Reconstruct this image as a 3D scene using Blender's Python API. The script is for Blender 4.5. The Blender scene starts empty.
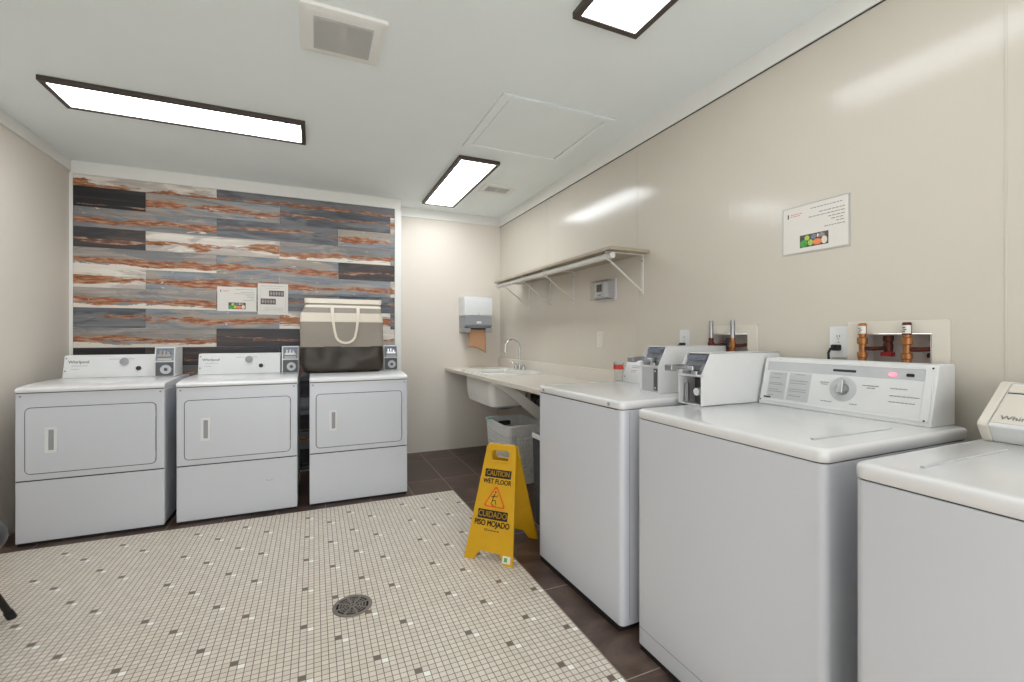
import bpy, bmesh, math, random
from mathutils import Vector, Matrix, noise
random.seed(7)
SC = bpy.context.scene
COL = SC.collection
R = math.radians
PI = math.pi

# ------------------------------------------------------------------ camera, light, exposure
FPX = 451.6
YAW = 0.4126
CAMH = 1.1928
cd = bpy.data.cameras.new('camera')
cam = bpy.data.objects.new('camera', cd); COL.objects.link(cam)
cd.sensor_width = 36.0
cd.lens = 36.0 * FPX / 1024.0
cd.shift_y = -(341 - 336.9) / 1024.0 * 1.0
cd.clip_start = 0.02
cam.location = (0, 0, CAMH)
cam.rotation_euler = (PI / 2, 0, -YAW)
SC.camera = cam
SC.view_settings.view_transform = 'Standard'
SC.view_settings.look = 'None'
SC.view_settings.gamma = 1
SC.view_settings.use_curve_mapping = False
SC.view_settings.exposure = 1.62
W = bpy.data.worlds.new('world'); SC.world = W; W.use_nodes = True
W.node_tree.nodes['Background'].inputs[0].default_value = (0.95, 0.98, 1.0, 1)
W.node_tree.nodes['Background'].inputs[1].default_value = 1.3
LIGHT = 4.8            # strength of the ceiling panels' diffusers
# unseen opening added behind the camera so world light fills the room; the portal only guides the sampling of that opening
WX0, WX1, WZ0, WZ1, WY = -1.55, 1.2, 0.05, 2.3, -1.9
pl = bpy.data.lights.new('fill_opening_portal', 'AREA'); pl.shape = 'RECTANGLE'; pl.size = WX1 - WX0; pl.size_y = WZ1 - WZ0
pl.cycles.is_portal = True
po = bpy.data.objects.new('fill_opening_portal', pl); COL.objects.link(po)
po.location = ((WX0 + WX1) / 2, WY - 0.05, (WZ0 + WZ1) / 2); po.rotation_euler = (PI / 2, 0, PI)

# ------------------------------------------------------------------ materials
def lin(c):
    return tuple(((v / 255) / 12.92 if v / 255 <= 0.04045 else ((v / 255 + 0.055) / 1.055) ** 2.4) for v in c) + (1,)

def mat(name, col, rough=0.5, metal=0.0, spec=0.5, noise_amt=0.0, nscale=20, bump=0.0, bscale=60, coat=0.0, alpha=1, trans=0):
    m = bpy.data.materials.new(name); m.use_nodes = True
    nt = m.node_tree; b = nt.nodes['Principled BSDF']
    c = lin(col)
    b.inputs['Base Color'].default_value = c
    b.inputs['Roughness'].default_value = rough
    b.inputs['Metallic'].default_value = metal
    b.inputs['Specular IOR Level'].default_value = spec
    b.inputs['Coat Weight'].default_value = coat
    b.inputs['Coat Roughness'].default_value = 0.08
    b.inputs['Transmission Weight'].default_value = trans
    b.inputs['Alpha'].default_value = alpha
    tc = nt.nodes.new('ShaderNodeTexCoord')
    if noise_amt > 0:
        n = nt.nodes.new('ShaderNodeTexNoise'); n.inputs['Scale'].default_value = nscale; n.inputs['Detail'].default_value = 4
        r = nt.nodes.new('ShaderNodeValToRGB')
        r.color_ramp.elements[0].position = 0.3; r.color_ramp.elements[1].position = 0.7
        r.color_ramp.elements[0].color = tuple(v * (1 - noise_amt) for v in c[:3]) + (1,)
        r.color_ramp.elements[1].color = tuple(min(1, v * (1 + noise_amt)) for v in c[:3]) + (1,)
        nt.links.new(tc.outputs['Object'], n.inputs['Vector'])
        nt.links.new(n.outputs['Fac'], r.inputs['Fac']); nt.links.new(r.outputs['Color'], b.inputs['Base Color'])
    if bump > 0:
        n2 = nt.nodes.new('ShaderNodeTexNoise'); n2.inputs['Scale'].default_value = bscale
        bp = nt.nodes.new('ShaderNodeBump'); bp.inputs['Strength'].default_value = bump; bp.inputs['Distance'].default_value = 0.002
        nt.links.new(tc.outputs['Object'], n2.inputs['Vector'])
        nt.links.new(n2.outputs['Fac'], bp.inputs['Height']); nt.links.new(bp.outputs['Normal'], b.inputs['Normal'])
    return m

def emit(name, col, s):
    m = bpy.data.materials.new(name); m.use_nodes = True
    b = m.node_tree.nodes['Principled BSDF']
    b.inputs['Base Color'].default_value = lin(col)
    b.inputs['Emission Color'].default_value = lin(col)
    b.inputs['Emission Strength'].default_value = s
    return m

M = {}
M['ceil'] = mat('ceiling_paint', (240, 246, 246), 0.75, bump=0.15, bscale=120, noise_amt=0.01, nscale=3)
M['wall'] = mat('wall_paint', (222, 213, 201), 0.6, bump=0.12, bscale=90, noise_amt=0.012, nscale=2)
M['trim'] = mat('trim_paint', (234, 233, 228), 0.4, noise_amt=0.01)
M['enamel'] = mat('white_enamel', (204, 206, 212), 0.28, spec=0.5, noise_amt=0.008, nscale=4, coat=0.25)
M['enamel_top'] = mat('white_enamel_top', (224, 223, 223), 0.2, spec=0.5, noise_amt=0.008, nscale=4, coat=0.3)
M['plastic'] = mat('white_plastic', (220, 220, 219), 0.4, noise_amt=0.01)
M['cream'] = mat('cream_plastic', (218, 211, 198), 0.4, noise_amt=0.01)
M['gasket'] = mat('dark_seam', (60, 60, 64), 0.7, noise_amt=0.1)
M['black'] = mat('black_rubber', (14, 14, 15), 0.55, noise_amt=0.15)
M['blackgloss'] = mat('black_gloss', (9, 9, 10), 0.35, noise_amt=0.1)
M['grey'] = mat('grey_plastic', (150, 151, 154), 0.45, noise_amt=0.03)
M['lgrey'] = mat('light_grey_plastic', (190, 191, 192), 0.45, noise_amt=0.02)
M['dgrey'] = mat('dark_grey', (86, 87, 90), 0.5, noise_amt=0.06)
M['chrome'] = mat('chrome', (200, 200, 202), 0.16, metal=1, noise_amt=0.02)
M['steel'] = mat('brushed_steel', (165, 165, 168), 0.35, metal=1, noise_amt=0.08, nscale=60)
M['text'] = mat('printed_grey', (142, 141, 141), 0.6, noise_amt=0.05)
M['textd'] = mat('printed_dark', (40, 40, 44), 0.6, noise_amt=0.05)
M['bronze'] = mat('dark_bronze', (74, 64, 58), 0.45, metal=0.2, noise_amt=0.1)
M['diff'] = emit('lit_diffuser', (244, 250, 255), LIGHT)
M['diff2'] = emit('lit_diffuser_dim', (244, 250, 255), LIGHT * 0.5)   # the panel over the washers runs dimmer
M['counter'] = mat('counter_laminate', (214, 206, 194), 0.35, noise_amt=0.04, nscale=220)
M['sinkw'] = mat('sink_white', (230, 228, 222), 0.25, noise_amt=0.01)
M['yellow'] = mat('sign_yellow', (200, 152, 10), 0.42, noise_amt=0.04, nscale=14)
M['signblack'] = mat('sign_black', (22, 20, 22), 0.5, noise_amt=0.1)
M['signred'] = mat('sign_red', (214, 70, 24), 0.5, noise_amt=0.06)
M['paper'] = mat('paper', (222, 217, 209), 0.7, noise_amt=0.01)
M['kraft'] = mat('kraft_towel', (186, 142, 108), 0.85, noise_amt=0.05, nscale=120)
M['board'] = mat('shelf_board', (168, 155, 136), 0.5, noise_amt=0.08, nscale=9)
M['wire'] = mat('white_powder_coat', (214, 211, 204), 0.4, noise_amt=0.02)
M['brass'] = mat('brass', (156, 104, 60), 0.42, metal=0.6, noise_amt=0.15, nscale=50)
M['copper'] = mat('copper_aged', (84, 42, 32), 0.45, metal=0.6, noise_amt=0.25, nscale=50)
M['redplastic'] = mat('red_handle', (150, 26, 30), 0.4, noise_amt=0.1)
M['olive'] = mat('olive_coated_fabric', (44, 34, 20), 0.42, noise_amt=0.2, nscale=7, bump=0.25, bscale=14)
M['taupe'] = mat('taupe_canvas', (150, 141, 130), 0.8, noise_amt=0.05, nscale=160, bump=0.2, bscale=9)
M['canvas'] = mat('cream_canvas', (224, 214, 198), 0.8, noise_amt=0.03, nscale=160)
M['redink'] = mat('red_ink', (206, 62, 44), 0.5, noise_amt=0.05)
M['teal'] = mat('teal_cloth', (90, 190, 165), 0.7, noise_amt=0.1)
M['green'] = mat('photo_green', (70, 160, 70), 0.6, noise_amt=0.2, nscale=90)
M['orange'] = mat('photo_orange', (235, 135, 85), 0.6, noise_amt=0.1, nscale=90)
M['photodk'] = mat('photo_dark', (88, 76, 74), 0.6, noise_amt=0.4, nscale=120)
M['photogr'] = mat('photo_grey', (150, 142, 140), 0.6, noise_amt=0.3, nscale=160)
M['blue'] = mat('meter_blue', (116, 122, 136), 0.4, noise_amt=0.2, nscale=60)
M['lime'] = mat('photo_lime', (175, 200, 90), 0.6, noise_amt=0.15, nscale=90)
M['redled'] = emit('lit_red_lamp', (255, 90, 110), 1.2)
M['drainm'] = mat('drain_metal', (128, 120, 112), 0.45, metal=0.4, noise_amt=0.15, nscale=40)
M['holes'] = mat('drain_shadow', (22, 20, 20), 0.9, noise_amt=0.1)
M['clear'] = mat('clear_plastic', (245, 245, 245), 0.06, trans=0.95, noise_amt=0.0)
M['clear'].node_tree.nodes['Principled BSDF'].inputs['IOR'].default_value = 1.12
M['guard'] = mat('frosted_guard', (208, 204, 206), 0.25, noise_amt=0.01)
M['screen'] = mat('lcd_screen', (88, 92, 78), 0.3, noise_amt=0.15, nscale=30)
M['fanm'] = mat('fan_grille', (196, 196, 192), 0.6, noise_amt=0.02)
M['boxgrey'] = mat('box_interior', (196, 186, 180), 0.5, noise_amt=0.02)

class N:   # tiny node helper
    def __init__(s, m): s.nt = m.node_tree
    def math(s, op, a, b=None, c=None):
        n = s.nt.nodes.new('ShaderNodeMath'); n.operation = op
        for k, v in enumerate((a, b, c)):
            if v is None: continue
            if isinstance(v, (int, float)): n.inputs[k].default_value = v
            else: s.nt.links.new(v, n.inputs[k])
        return n.outputs[0]
    def mix(s, f, a, b):
        n = s.nt.nodes.new('ShaderNodeMix'); n.data_type = 'RGBA'
        for k, v in ((0, f), (6, a), (7, b)):
            if isinstance(v, (int, float)): n.inputs[k].default_value = v
            elif isinstance(v, tuple): n.inputs[k].default_value = v
            else: s.nt.links.new(v, n.inputs[k])
        return n.outputs[2]
    def noise(s, vec, scale, detail=4, rough=0.55, dist=0):
        n = s.nt.nodes.new('ShaderNodeTexNoise'); n.inputs['Scale'].default_value = scale
        n.inputs['Detail'].default_value = detail; n.inputs['Roughness'].default_value = rough; n.inputs['Distortion'].default_value = dist
        s.nt.links.new(vec, n.inputs['Vector']); return n.outputs['Fac']
    def mapping(s, vec, scale=(1, 1, 1), loc=(0, 0, 0)):
        n = s.nt.nodes.new('ShaderNodeMapping'); n.inputs['Scale'].default_value = scale; n.inputs['Location'].default_value = loc
        s.nt.links.new(vec, n.inputs['Vector']); return n.outputs[0]
    def ramp(s, f, stops, const=False):
        n = s.nt.nodes.new('ShaderNodeValToRGB'); cr = n.color_ramp
        if const: cr.interpolation = 'CONSTANT'
        while len(cr.elements) < len(stops): cr.elements.new(0.5)
        for e, (p, c) in zip(cr.elements, stops): e.position = p; e.color = c
        s.nt.links.new(f, n.inputs['Fac']); return n.outputs['Color']
    def step(s, v, a, b):   # smooth 0..1 from a to b
        n = s.nt.nodes.new('ShaderNodeMapRange'); n.interpolation_type = 'SMOOTHSTEP'
        n.inputs[1].default_value = a; n.inputs[2].default_value = b; s.nt.links.new(v, n.inputs[0]); return n.outputs[0]

def mosaic_mat():
    m = bpy.data.materials.new('mosaic_tile'); m.use_nodes = True; n = N(m); nt = m.node_tree
    b = nt.nodes['Principled BSDF']
    g = nt.nodes.new('ShaderNodeNewGeometry'); sp = nt.nodes.new('ShaderNodeSeparateXYZ'); nt.links.new(g.outputs['Position'], sp.inputs[0])
    u = n.math('ADD', n.math('DIVIDE', sp.outputs[0], 0.0254), 1.5617 + 0.5)
    v = n.math('ADD', n.math('DIVIDE', sp.outputs[1], 0.0254), -104.4753 + 0.5)
    iu, iv = n.math('FLOOR', u), n.math('FLOOR', v)
    mu, mv = n.math('FLOORED_MODULO', iu, 24), n.math('FLOORED_MODULO', iv, 12)
    def cell(lst):
        tot = None
        for a, c in lst:
            q = n.math('MULTIPLY', n.math('COMPARE', mu, a, 0.2), n.math('COMPARE', mv, c, 0.2))
            tot = q if tot is None else n.math('ADD', tot, q)
        return tot
    dark = cell([(0, 0), (5, 7), (10, 0), (15, 7)])
    white = cell([(1, 11), (6, 6), (11, 11), (16, 6)])
    fu, fv = n.math('FRACT', u), n.math('FRACT', v)
    du = n.math('ABSOLUTE', n.math('SUBTRACT', fu, 0.5)); dv = n.math('ABSOLUTE', n.math('SUBTRACT', fv, 0.5))
    gr = n.step(n.math('MAXIMUM', du, dv), 0.435, 0.455)
    cmb = nt.nodes.new('ShaderNodeCombineXYZ'); nt.links.new(iu, cmb.inputs[0]); nt.links.new(iv, cmb.inputs[1])
    wn = nt.nodes.new('ShaderNodeTexWhiteNoise'); wn.noise_dimensions = '2D'; nt.links.new(cmb.outputs[0], wn.inputs['Vector'])
    base = n.mix(wn.outputs['Value'], lin((214, 203, 188)), lin((226, 216, 202)))
    base = n.mix(dark, base, lin((112, 98, 86)))
    base = n.mix(white, base, lin((250, 247, 240)))
    base = n.mix(gr, base, lin((120, 108, 96)))
    nt.links.new(base, b.inputs['Base Color'])
    nt.links.new(n.math('ADD', n.math('MULTIPLY', gr, 0.4), 0.38), b.inputs['Roughness'])
    bp = nt.nodes.new('ShaderNodeBump'); bp.invert = True; bp.inputs['Strength'].default_value = 0.3; bp.inputs['Distance'].default_value = 0.001
    nt.links.new(gr, bp.inputs['Height']); nt.links.new(bp.outputs['Normal'], b.inputs['Normal'])
    return m

def darktile_mat():
    m = bpy.data.materials.new('dark_slate_tile'); m.use_nodes = True; n = N(m); nt = m.node_tree
    b = nt.nodes['Principled BSDF']
    g = nt.nodes.new('ShaderNodeNewGeometry'); sp = nt.nodes.new('ShaderNodeSeparateXYZ'); nt.links.new(g.outputs['Position'], sp.inputs[0])
    u = n.math('DIVIDE', n.math('SUBTRACT', sp.outputs[0], 0.991), 0.306)
    v = n.math('DIVIDE', n.math('SUBTRACT', sp.outputs[1], 1.278), 0.6096)
    fu, fv = n.math('FRACT', u), n.math('FRACT', v)
    du = n.math('MULTIPLY', n.math('SUBTRACT', 0.5, n.math('ABSOLUTE', n.math('SUBTRACT', fu, 0.5))), 0.306)
    dv = n.math('MULTIPLY', n.math('SUBTRACT', 0.5, n.math('ABSOLUTE', n.math('SUBTRACT', fv, 0.5))), 0.6096)
    gr = n.math('SUBTRACT', 1.0, n.step(n.math('MINIMUM', du, dv), 0.0014, 0.0024))
    vec = n.mapping(g.outputs['Position'], (1.2, 2.6, 1))
    n1 = n.noise(vec, 2.2, 6, 0.62, 1.2)
    c = n.ramp(n1, [(0.3, lin((52, 38, 32))), (0.5, lin((80, 62, 54))), (0.72, lin((112, 94, 84)))])
    c = n.mix(gr, c, lin((168, 152, 138)))
    nt.links.new(c, b.inputs['Base Color'])
    nt.links.new(n.ramp(n1, [(0.3, (0.3,) * 3 + (1,)), (0.7, (0.5,) * 3 + (1,))]), b.inputs['Roughness'])
    return m

def panelwall_mat():   # glossy wall panels, fine vertical waviness
    m = mat('glossy_wall_panel', (204, 197, 185), 0.15, spec=0.34)
    nt = m.node_tree; n = N(m); b = nt.nodes['Principled BSDF']
    g = nt.nodes.new('ShaderNodeNewGeometry')
    n1 = n.noise(n.mapping(g.outputs['Position'], (1, 24, 0.25)), 1.0, 3)
    n2 = n.noise(n.mapping(g.outputs['Position'], (1, 70, 0.6)), 1.0, 2)
    h = n.math('ADD', n1, n.math('MULTIPLY', n2, 0.32))
    bp = nt.nodes.new('ShaderNodeBump'); bp.inputs['Strength'].default_value = 0.5; bp.inputs['Distance'].default_value = 0.0022
    nt.links.new(h, bp.inputs['Height']); nt.links.new(bp.outputs['Normal'], b.inputs['Normal'])
    c = n.ramp(n.noise(g.outputs['Position'], 1.4, 2), [(0.3, lin((204, 197, 184))), (0.7, lin((209, 202, 189)))])
    nt.links.new(c, b.inputs['Base Color'])
    return m

def plank_mat(name, c_lo, c_mid, c_hi, alt=None, rust=0.5, rustc=(150, 84, 48), white=0.0, chip=0.0, band=0.5, bandw=0.22):
    """weathered painted board: long streaks of paint, a wandering rust band, chipped pale edge"""
    m = bpy.data.materials.new(name); m.use_nodes = True; n = N(m); nt = m.node_tree
    b = nt.nodes['Principled BSDF']; b.inputs['Roughness'].default_value = 0.5
    uv = nt.nodes.new('ShaderNodeUVMap'); uv.uv_map = 'plank'
    lo = nt.nodes.new('ShaderNodeUVMap'); lo.uv_map = 'across'
    sp = nt.nodes.new('ShaderNodeSeparateXYZ'); nt.links.new(lo.outputs[0], sp.inputs[0])
    y = sp.outputs[1]
    a = n.noise(n.mapping(uv.outputs[0], (2.0, 26, 1)), 1.0, 7, 0.65, 0.6)
    base = n.ramp(a, [(0.32, lin(c_lo)), (0.5, lin(c_mid)), (0.68, lin(c_hi))])
    if alt:
        cl = n.noise(n.mapping(uv.outputs[0], (1.7, 9, 1), (5.1, 0.7, 0)), 1.0, 5, 0.65, 0.8)
        al = n.ramp(a, [(0.32, lin(tuple(int(v * 0.86) for v in alt))), (0.68, lin(alt))])
        base = n.mix(n.step(cl, 0.46, 0.56), base, al)
    w1 = n.noise(n.mapping(uv.outputs[0], (3.6, 24, 1), (3.3, 1.7, 0)), 1.0, 7, 0.72, 1.0)
    off = n.noise(n.mapping(uv.outputs[0], (2.2, 0.01, 1), (9.1, 0, 0)), 1.0, 2)
    d = n.math('ABSOLUTE', n.math('SUBTRACT', y, n.math('ADD', band - 0.3, n.math('MULTIPLY', off, 0.6))))
    inten = n.noise(n.mapping(uv.outputs[0], (2.6, 0.5, 1), (1.1, 5.5, 0)), 1.0, 3)
    q = n.math('SUBTRACT', n.math('ADD', w1, n.math('MULTIPLY', inten, 0.8)), n.math('MULTIPLY', d, 0.26 / bandw))
    r = n.step(q, 0.93 - rust * 0.42, 0.97 - rust * 0.42)
    fine = n.noise(n.mapping(uv.outputs[0], (12, 60, 1), (2, 8, 0)), 1.0, 4)
    rc = n.ramp(fine, [(0.3, lin(tuple(int(v * 0.68) for v in rustc))), (0.48, lin(rustc)), (0.64, lin((182, 146, 120)))])
    if white > 0:
        ww = n.noise(n.mapping(uv.outputs[0], (4.0, 18, 1), (7.3, 2.7, 0)), 1.0, 6, 0.7, 1.0)
        wq = n.step(n.math('SUBTRACT', n.math('MULTIPLY', ww, 0.8), n.math('MULTIPLY', y, 1.0)), 0.28 - white * 0.3, 0.32 - white * 0.3)
        base = n.mix(wq, base, lin((226, 216, 202)))
    base = n.mix(r, base, rc)
    if chip > 0:
        ww = n.noise(n.mapping(uv.outputs[0], (9.0, 40, 1), (17.3, 2.7, 0)), 1.0, 5, 0.7, 1.0)
        base = n.mix(n.step(ww, 0.68 - chip * 0.1, 0.7 - chip * 0.1), base, lin((218, 206, 192)))
    nt.links.new(base, b.inputs['Base Color'])
    return m

M['mosaic'] = mosaic_mat(); M['dtile'] = darktile_mat(); M['mface'] = mat('meter_face', (140, 142, 146), 0.45, noise_amt=0.15, nscale=60); M['panelwall'] = panelwall_mat()
PL = [
    plank_mat('plank_black', (20, 17, 20), (34, 29, 33), (58, 50, 52), rust=0.12, rustc=(104, 74, 58), band=0.15, bandw=0.12),
    plank_mat('plank_slate', (62, 64, 69), (84, 86, 92), (108, 110, 114), alt=(124, 124, 126), rust=0.4, rustc=(140, 92, 70), band=0.55, bandw=0.14),
    plank_mat('plank_blue_rust', (100, 107, 116), (128, 133, 140), (156, 157, 158), alt=(172, 160, 148), rust=0.55, rustc=(158, 92, 56), chip=0.45, band=0.4, bandw=0.2),
    plank_mat('plank_grey_rust', (118, 112, 108), (144, 136, 130), (170, 160, 152), alt=(128, 132, 138), rust=0.55, rustc=(156, 90, 50), chip=0.3, band=0.42, bandw=0.2),
    plank_mat('plank_grey_white', (130, 122, 116), (154, 145, 138), (176, 166, 158), alt=(136, 134, 134), rust=0.58, rustc=(158, 96, 62), white=0.34, chip=0.1, band=0.34, bandw=0.18),
    plank_mat('plank_white_rust', (200, 192, 182), (222, 213, 202), (232, 225, 216), alt=(196, 186, 176), rust=0.5, rustc=(160, 98, 54), chip=0.1, band=0.45, bandw=0.26),
    plank_mat('plank_dark_brown', (48, 42, 42), (70, 61, 59), (98, 86, 80), alt=(60, 60, 64), rust=0.36, rustc=(120, 84, 70), chip=0.0, band=0.4, bandw=0.16),
]

# ------------------------------------------------------------------ mesh helpers
class MB:
    def __init__(s): s.bm = bmesh.new()
    def box(s, a, b):
        x0, y0, z0 = a; x1, y1, z1 = b
        v = [s.bm.verts.new(p) for p in ((x0, y0, z0), (x1, y0, z0), (x1, y1, z0), (x0, y1, z0), (x0, y0, z1), (x1, y0, z1), (x1, y1, z1), (x0, y1, z1))]
        for f in ((0, 3, 2, 1), (4, 5, 6, 7), (0, 1, 5, 4), (1, 2, 6, 5), (2, 3, 7, 6), (3, 0, 4, 7)): s.bm.faces.new([v[i] for i in f])
        return s
    def prism(s, poly, axis, a, b):
        """poly in the two other axes (cyclic order kept as x,y,z minus axis), extruded a..b"""
        def P(p, t):
            if axis == 'x': return (t, p[0], p[1])
            if axis == 'y': return (p[0], t, p[1])
            return (p[0], p[1], t)
        A = [s.bm.verts.new(P(p, a)) for p in poly]; B = [s.bm.verts.new(P(p, b)) for p in poly]
        n = len(poly)
        s.bm.faces.new(A); s.bm.faces.new(B[::-1])
        for i in range(n): s.bm.faces.new((A[i], B[i], B[(i + 1) % n], A[(i + 1) % n]))
        return s
    def ring(s, outer, inner, axis, a, b):
        def P(p, t):
            if axis == 'x': return (t, p[0], p[1])
            if axis == 'y': return (p[0], t, p[1])
            return (p[0], p[1], t)
        n = len(outer)
        L = [[s.bm.verts.new(P(p, t)) for p in q] for q, t in ((outer, a), (outer, b), (inner, b), (inner, a))]
        for k in range(4):
            for i in range(n):
                s.bm.faces.new((L[k][i], L[(k + 1) % 4][i], L[(k + 1) % 4][(i + 1) % n], L[k][(i + 1) % n]))
        return s
    def tube(s, pts, r, seg=10, cap=True):
        pts = [Vector(p) for p in pts]; rs = r if isinstance(r, (list, tuple)) else [r] * len(pts)
        rings = []; prev = None
        for i, p in enumerate(pts):
            d = (pts[min(i + 1, len(pts) - 1)] - pts[max(i - 1, 0)]).normalized()
            if prev is None:
                up = Vector((0, 0, 1)) if abs(d.z) < 0.9 else Vector((1, 0, 0))
                u = d.cross(up).normalized()
            else:
                u = (prev - d * prev.dot(d)).normalized()
            prev = u; w = d.cross(u)
            rings.append([s.bm.verts.new(p + (u * math.cos(2 * PI * k / seg) + w * math.sin(2 * PI * k / seg)) * rs[i]) for k in range(seg)])
        for a, b in zip(rings, rings[1:]):
            for k in range(seg): s.bm.faces.new((a[k], a[(k + 1) % seg], b[(k + 1) % seg], b[k]))
        if cap: s.bm.faces.new(rings[0][::-1]); s.bm.faces.new(rings[-1])
        return s
    def lathe(s, prof, seg=24, axis='z', c=(0, 0, 0)):
        rings = []
        for r, h in prof:
            ring = []
            for k in range(seg):
                a = 2 * PI * k / seg; p = (r * math.cos(a), r * math.sin(a))
                q = {'z': (p[0], p[1], h), 'x': (h, p[0], p[1]), 'y': (p[0], h, p[1])}[axis]
                ring.append(s.bm.verts.new((q[0] + c[0], q[1] + c[1], q[2] + c[2])))
            rings.append(ring)
        for a, b in zip(rings, rings[1:]):
            for k in range(seg): s.bm.faces.new((a[k], a[(k + 1) % seg], b[(k + 1) % seg], b[k]))
        s.bm.faces.new(rings[0][::-1]); s.bm.faces.new(rings[-1])
        return s
    def loft(s, secs, cap=True, closed=True):
        rings = [[s.bm.verts.new(p) for p in sec] for sec in secs]; n = len(rings[0])
        for a, b in zip(rings, rings[1:]):
            for k in range(n if closed else n - 1): s.bm.faces.new((a[k], a[(k + 1) % n], b[(k + 1) % n], b[k]))
        if cap and closed: s.bm.faces.new(rings[0][::-1]); s.bm.faces.new(rings[-1])
        return s
    def build(s, name, m, parent=None, bevel=0, seg=3, ang=35, xf=None, solid=0):
        bmesh.ops.recalc_face_normals(s.bm, faces=s.bm.faces)
        me = bpy.data.meshes.new(name)
        if xf is not None: s.bm.transform(xf)
        s.bm.to_mesh(me); s.bm.free()
        if isinstance(m, list):
            for q in m: me.materials.append(q)
        else: me.materials.append(m)
        me.shade_smooth(); me.set_sharp_from_angle(angle=R(ang))
        o = bpy.data.objects.new(name, me); COL.objects.link(o)
        if parent is not None: o.parent = parent
        if solid:
            md = o.modifiers.new('thick', 'SOLIDIFY'); md.thickness = solid; md.offset = 0
        if bevel > 0:
            md = o.modifiers.new('bevel', 'BEVEL'); md.width = bevel; md.segments = seg; md.limit_method = 'ANGLE'; md.angle_limit = R(40)
            md.harden_normals = True
        return o

def rrect(x0, x1, y0, y1, r, n=5):
    pts = []
    for cx, cy, a0 in ((x1 - r, y0 + r, -90), (x1 - r, y1 - r, 0), (x0 + r, y1 - r, 90), (x0 + r, y0 + r, 180)):
        for k in range(n + 1):
            a = R(a0 + 90 * k / n); pts.append((cx + r * math.cos(a), cy + r * math.sin(a)))
    return pts

def thing(name, label, cat, loc=(0, 0, 0), rz=0, group=None):
    o = bpy.data.objects.new(name, None); COL.objects.link(o)
    o.location = loc; o.rotation_euler = (0, 0, rz); o.empty_display_size = 0.1
    o['label'] = label; o['category'] = cat
    if group: o['group'] = group
    return o
def tag(o, label, cat, group=None):
    o['label'] = label; o['category'] = cat
    if group: o['group'] = group
    return o
def struct(o, label=None):
    o['kind'] = 'structure'
    if label: o['label'] = label
    return o
def copy_tree(o, parent=None):
    c = o.copy(); COL.objects.link(c)
    if parent is not None: c.parent = parent
    for ch in list(o.children): copy_tree(ch, c)
    return c

def text(s, size, mtx, m, parent, name='lettering', bold=0.0, depth=0.0004, align='CENTER', sx=1.0):
    """mesh lettering; mtx maps text plane (x right, y up, z out) into the parent"""
    cu = bpy.data.curves.new(name, 'FONT'); cu.body = s; cu.size = size; cu.extrude = depth
    cu.align_x = align; cu.align_y = 'CENTER'
    t = bpy.data.objects.new('tmp', cu); COL.objects.link(t)
    bpy.context.view_layer.update()
    me = bpy.data.meshes.new_from_object(t.evaluated_get(bpy.context.evaluated_depsgraph_get()))
    bpy.data.objects.remove(t); bpy.data.curves.remove(cu)
    me.transform(Matrix.Diagonal((sx, 1, 1, 1)))
    if bold > 0:          # heavier strokes: the same letters laid a hair apart
        bm = bmesh.new()
        for dx, dy in ((0, 0), (bold, 0), (-bold, 0), (0, bold), (0, -bold)):
            m2 = me.copy(); m2.transform(Matrix.Translation((dx, dy, 0))); bm.from_mesh(m2); bpy.data.meshes.remove(m2)
        bm.to_mesh(me); bm.free()
    me.transform(mtx)
    me.name = name; me.materials.clear(); me.materials.append(m)
    o = bpy.data.objects.new(name, me); COL.objects.link(o); o.parent = parent
    return o

def frame_mtx(o, xd, yd):
    """matrix with origin o, text x axis along xd, y axis along yd"""
    xd = Vector(xd).normalized(); yd = Vector(yd).normalized(); zd = xd.cross(yd)
    m = Matrix.Identity(4)
    for i in range(3): m[i][0] = xd[i]; m[i][1] = yd[i]; m[i][2] = zd[i]; m[i][3] = o[i]
    return m

def bars(mtx, lines, m, parent, name='printed_text', h=0.004, t=0.0004):
    """unreadable small print: rows of little word-length dashes (x0, x1, y) on the plane of mtx"""
    rnd = random.Random(3); b = MB()
    for x0, x1, y in lines:
        x = x0
        while x < x1 - h:
            w = min(rnd.uniform(1.6, 4.5) * h, x1 - x)
            b.box((x, y - h / 2, 0), (x + w, y + h / 2, t)); x += w + h * 0.8
    return b.build(name, m, parent, xf=mtx)

# ------------------------------------------------------------------ room shell
XL, XR, YB, YF, ZC = -1.675, 1.895, 4.66, -1.9, 2.515
YA, XA = 4.42, 0.765      # plane and right end of the furred-out accent wall
T = 0.1
MX, MY = 0.989, 3.403     # mosaic field edges
o = MB().box((XL - T, YF - T, -0.08), (MX, MY, 0)).build('floor', M['mosaic']); struct(o, 'beige mosaic tile floor field with dark and white dots')
b = MB().box((MX, YF - T, -0.08), (XR + T, YB + T, 0)).box((XL - T, MY, -0.08), (MX, YB + T, 0))
struct(b.build('floor', M['dtile']), 'dark brown stone tile border along the walls')
struct(MB().box((XL - T, YF - T, ZC), (XR + T, YB + T, ZC + 0.1)).build('ceiling', M['ceil']))
struct(MB().box((XL - T, YF - T, 0), (XL, YB + T, ZC)).build('wall_left', M['wall']))
OPEN = [(0.818, 1.03, 1.09, 1.205), (1.515, 1.72, 1.10, 1.208)]     # y0, y1, z0, z1 of the recessed supply boxes
b = MB(); ys = [YF - T, OPEN[0][0], OPEN[0][1], OPEN[1][0], OPEN[1][1], YB + T]
for y0, y1 in zip(ys, ys[1:]):
    hole = [q for q in OPEN if q[0] == y0]
    if hole: b.box((XR, y0, 0), (XR + T, y1, hole[0][2])).box((XR, y0, hole[0][3]), (XR + T, y1, ZC))
    else: b.box((XR, y0, 0), (XR + T, y1, ZC))
struct(b.build('wall_right', M['panelwall']))
struct(MB().box((XL - T, YB, 0), (XR + T, YB + T, ZC)).build('wall_back', M['wall']))
b = MB()
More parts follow.
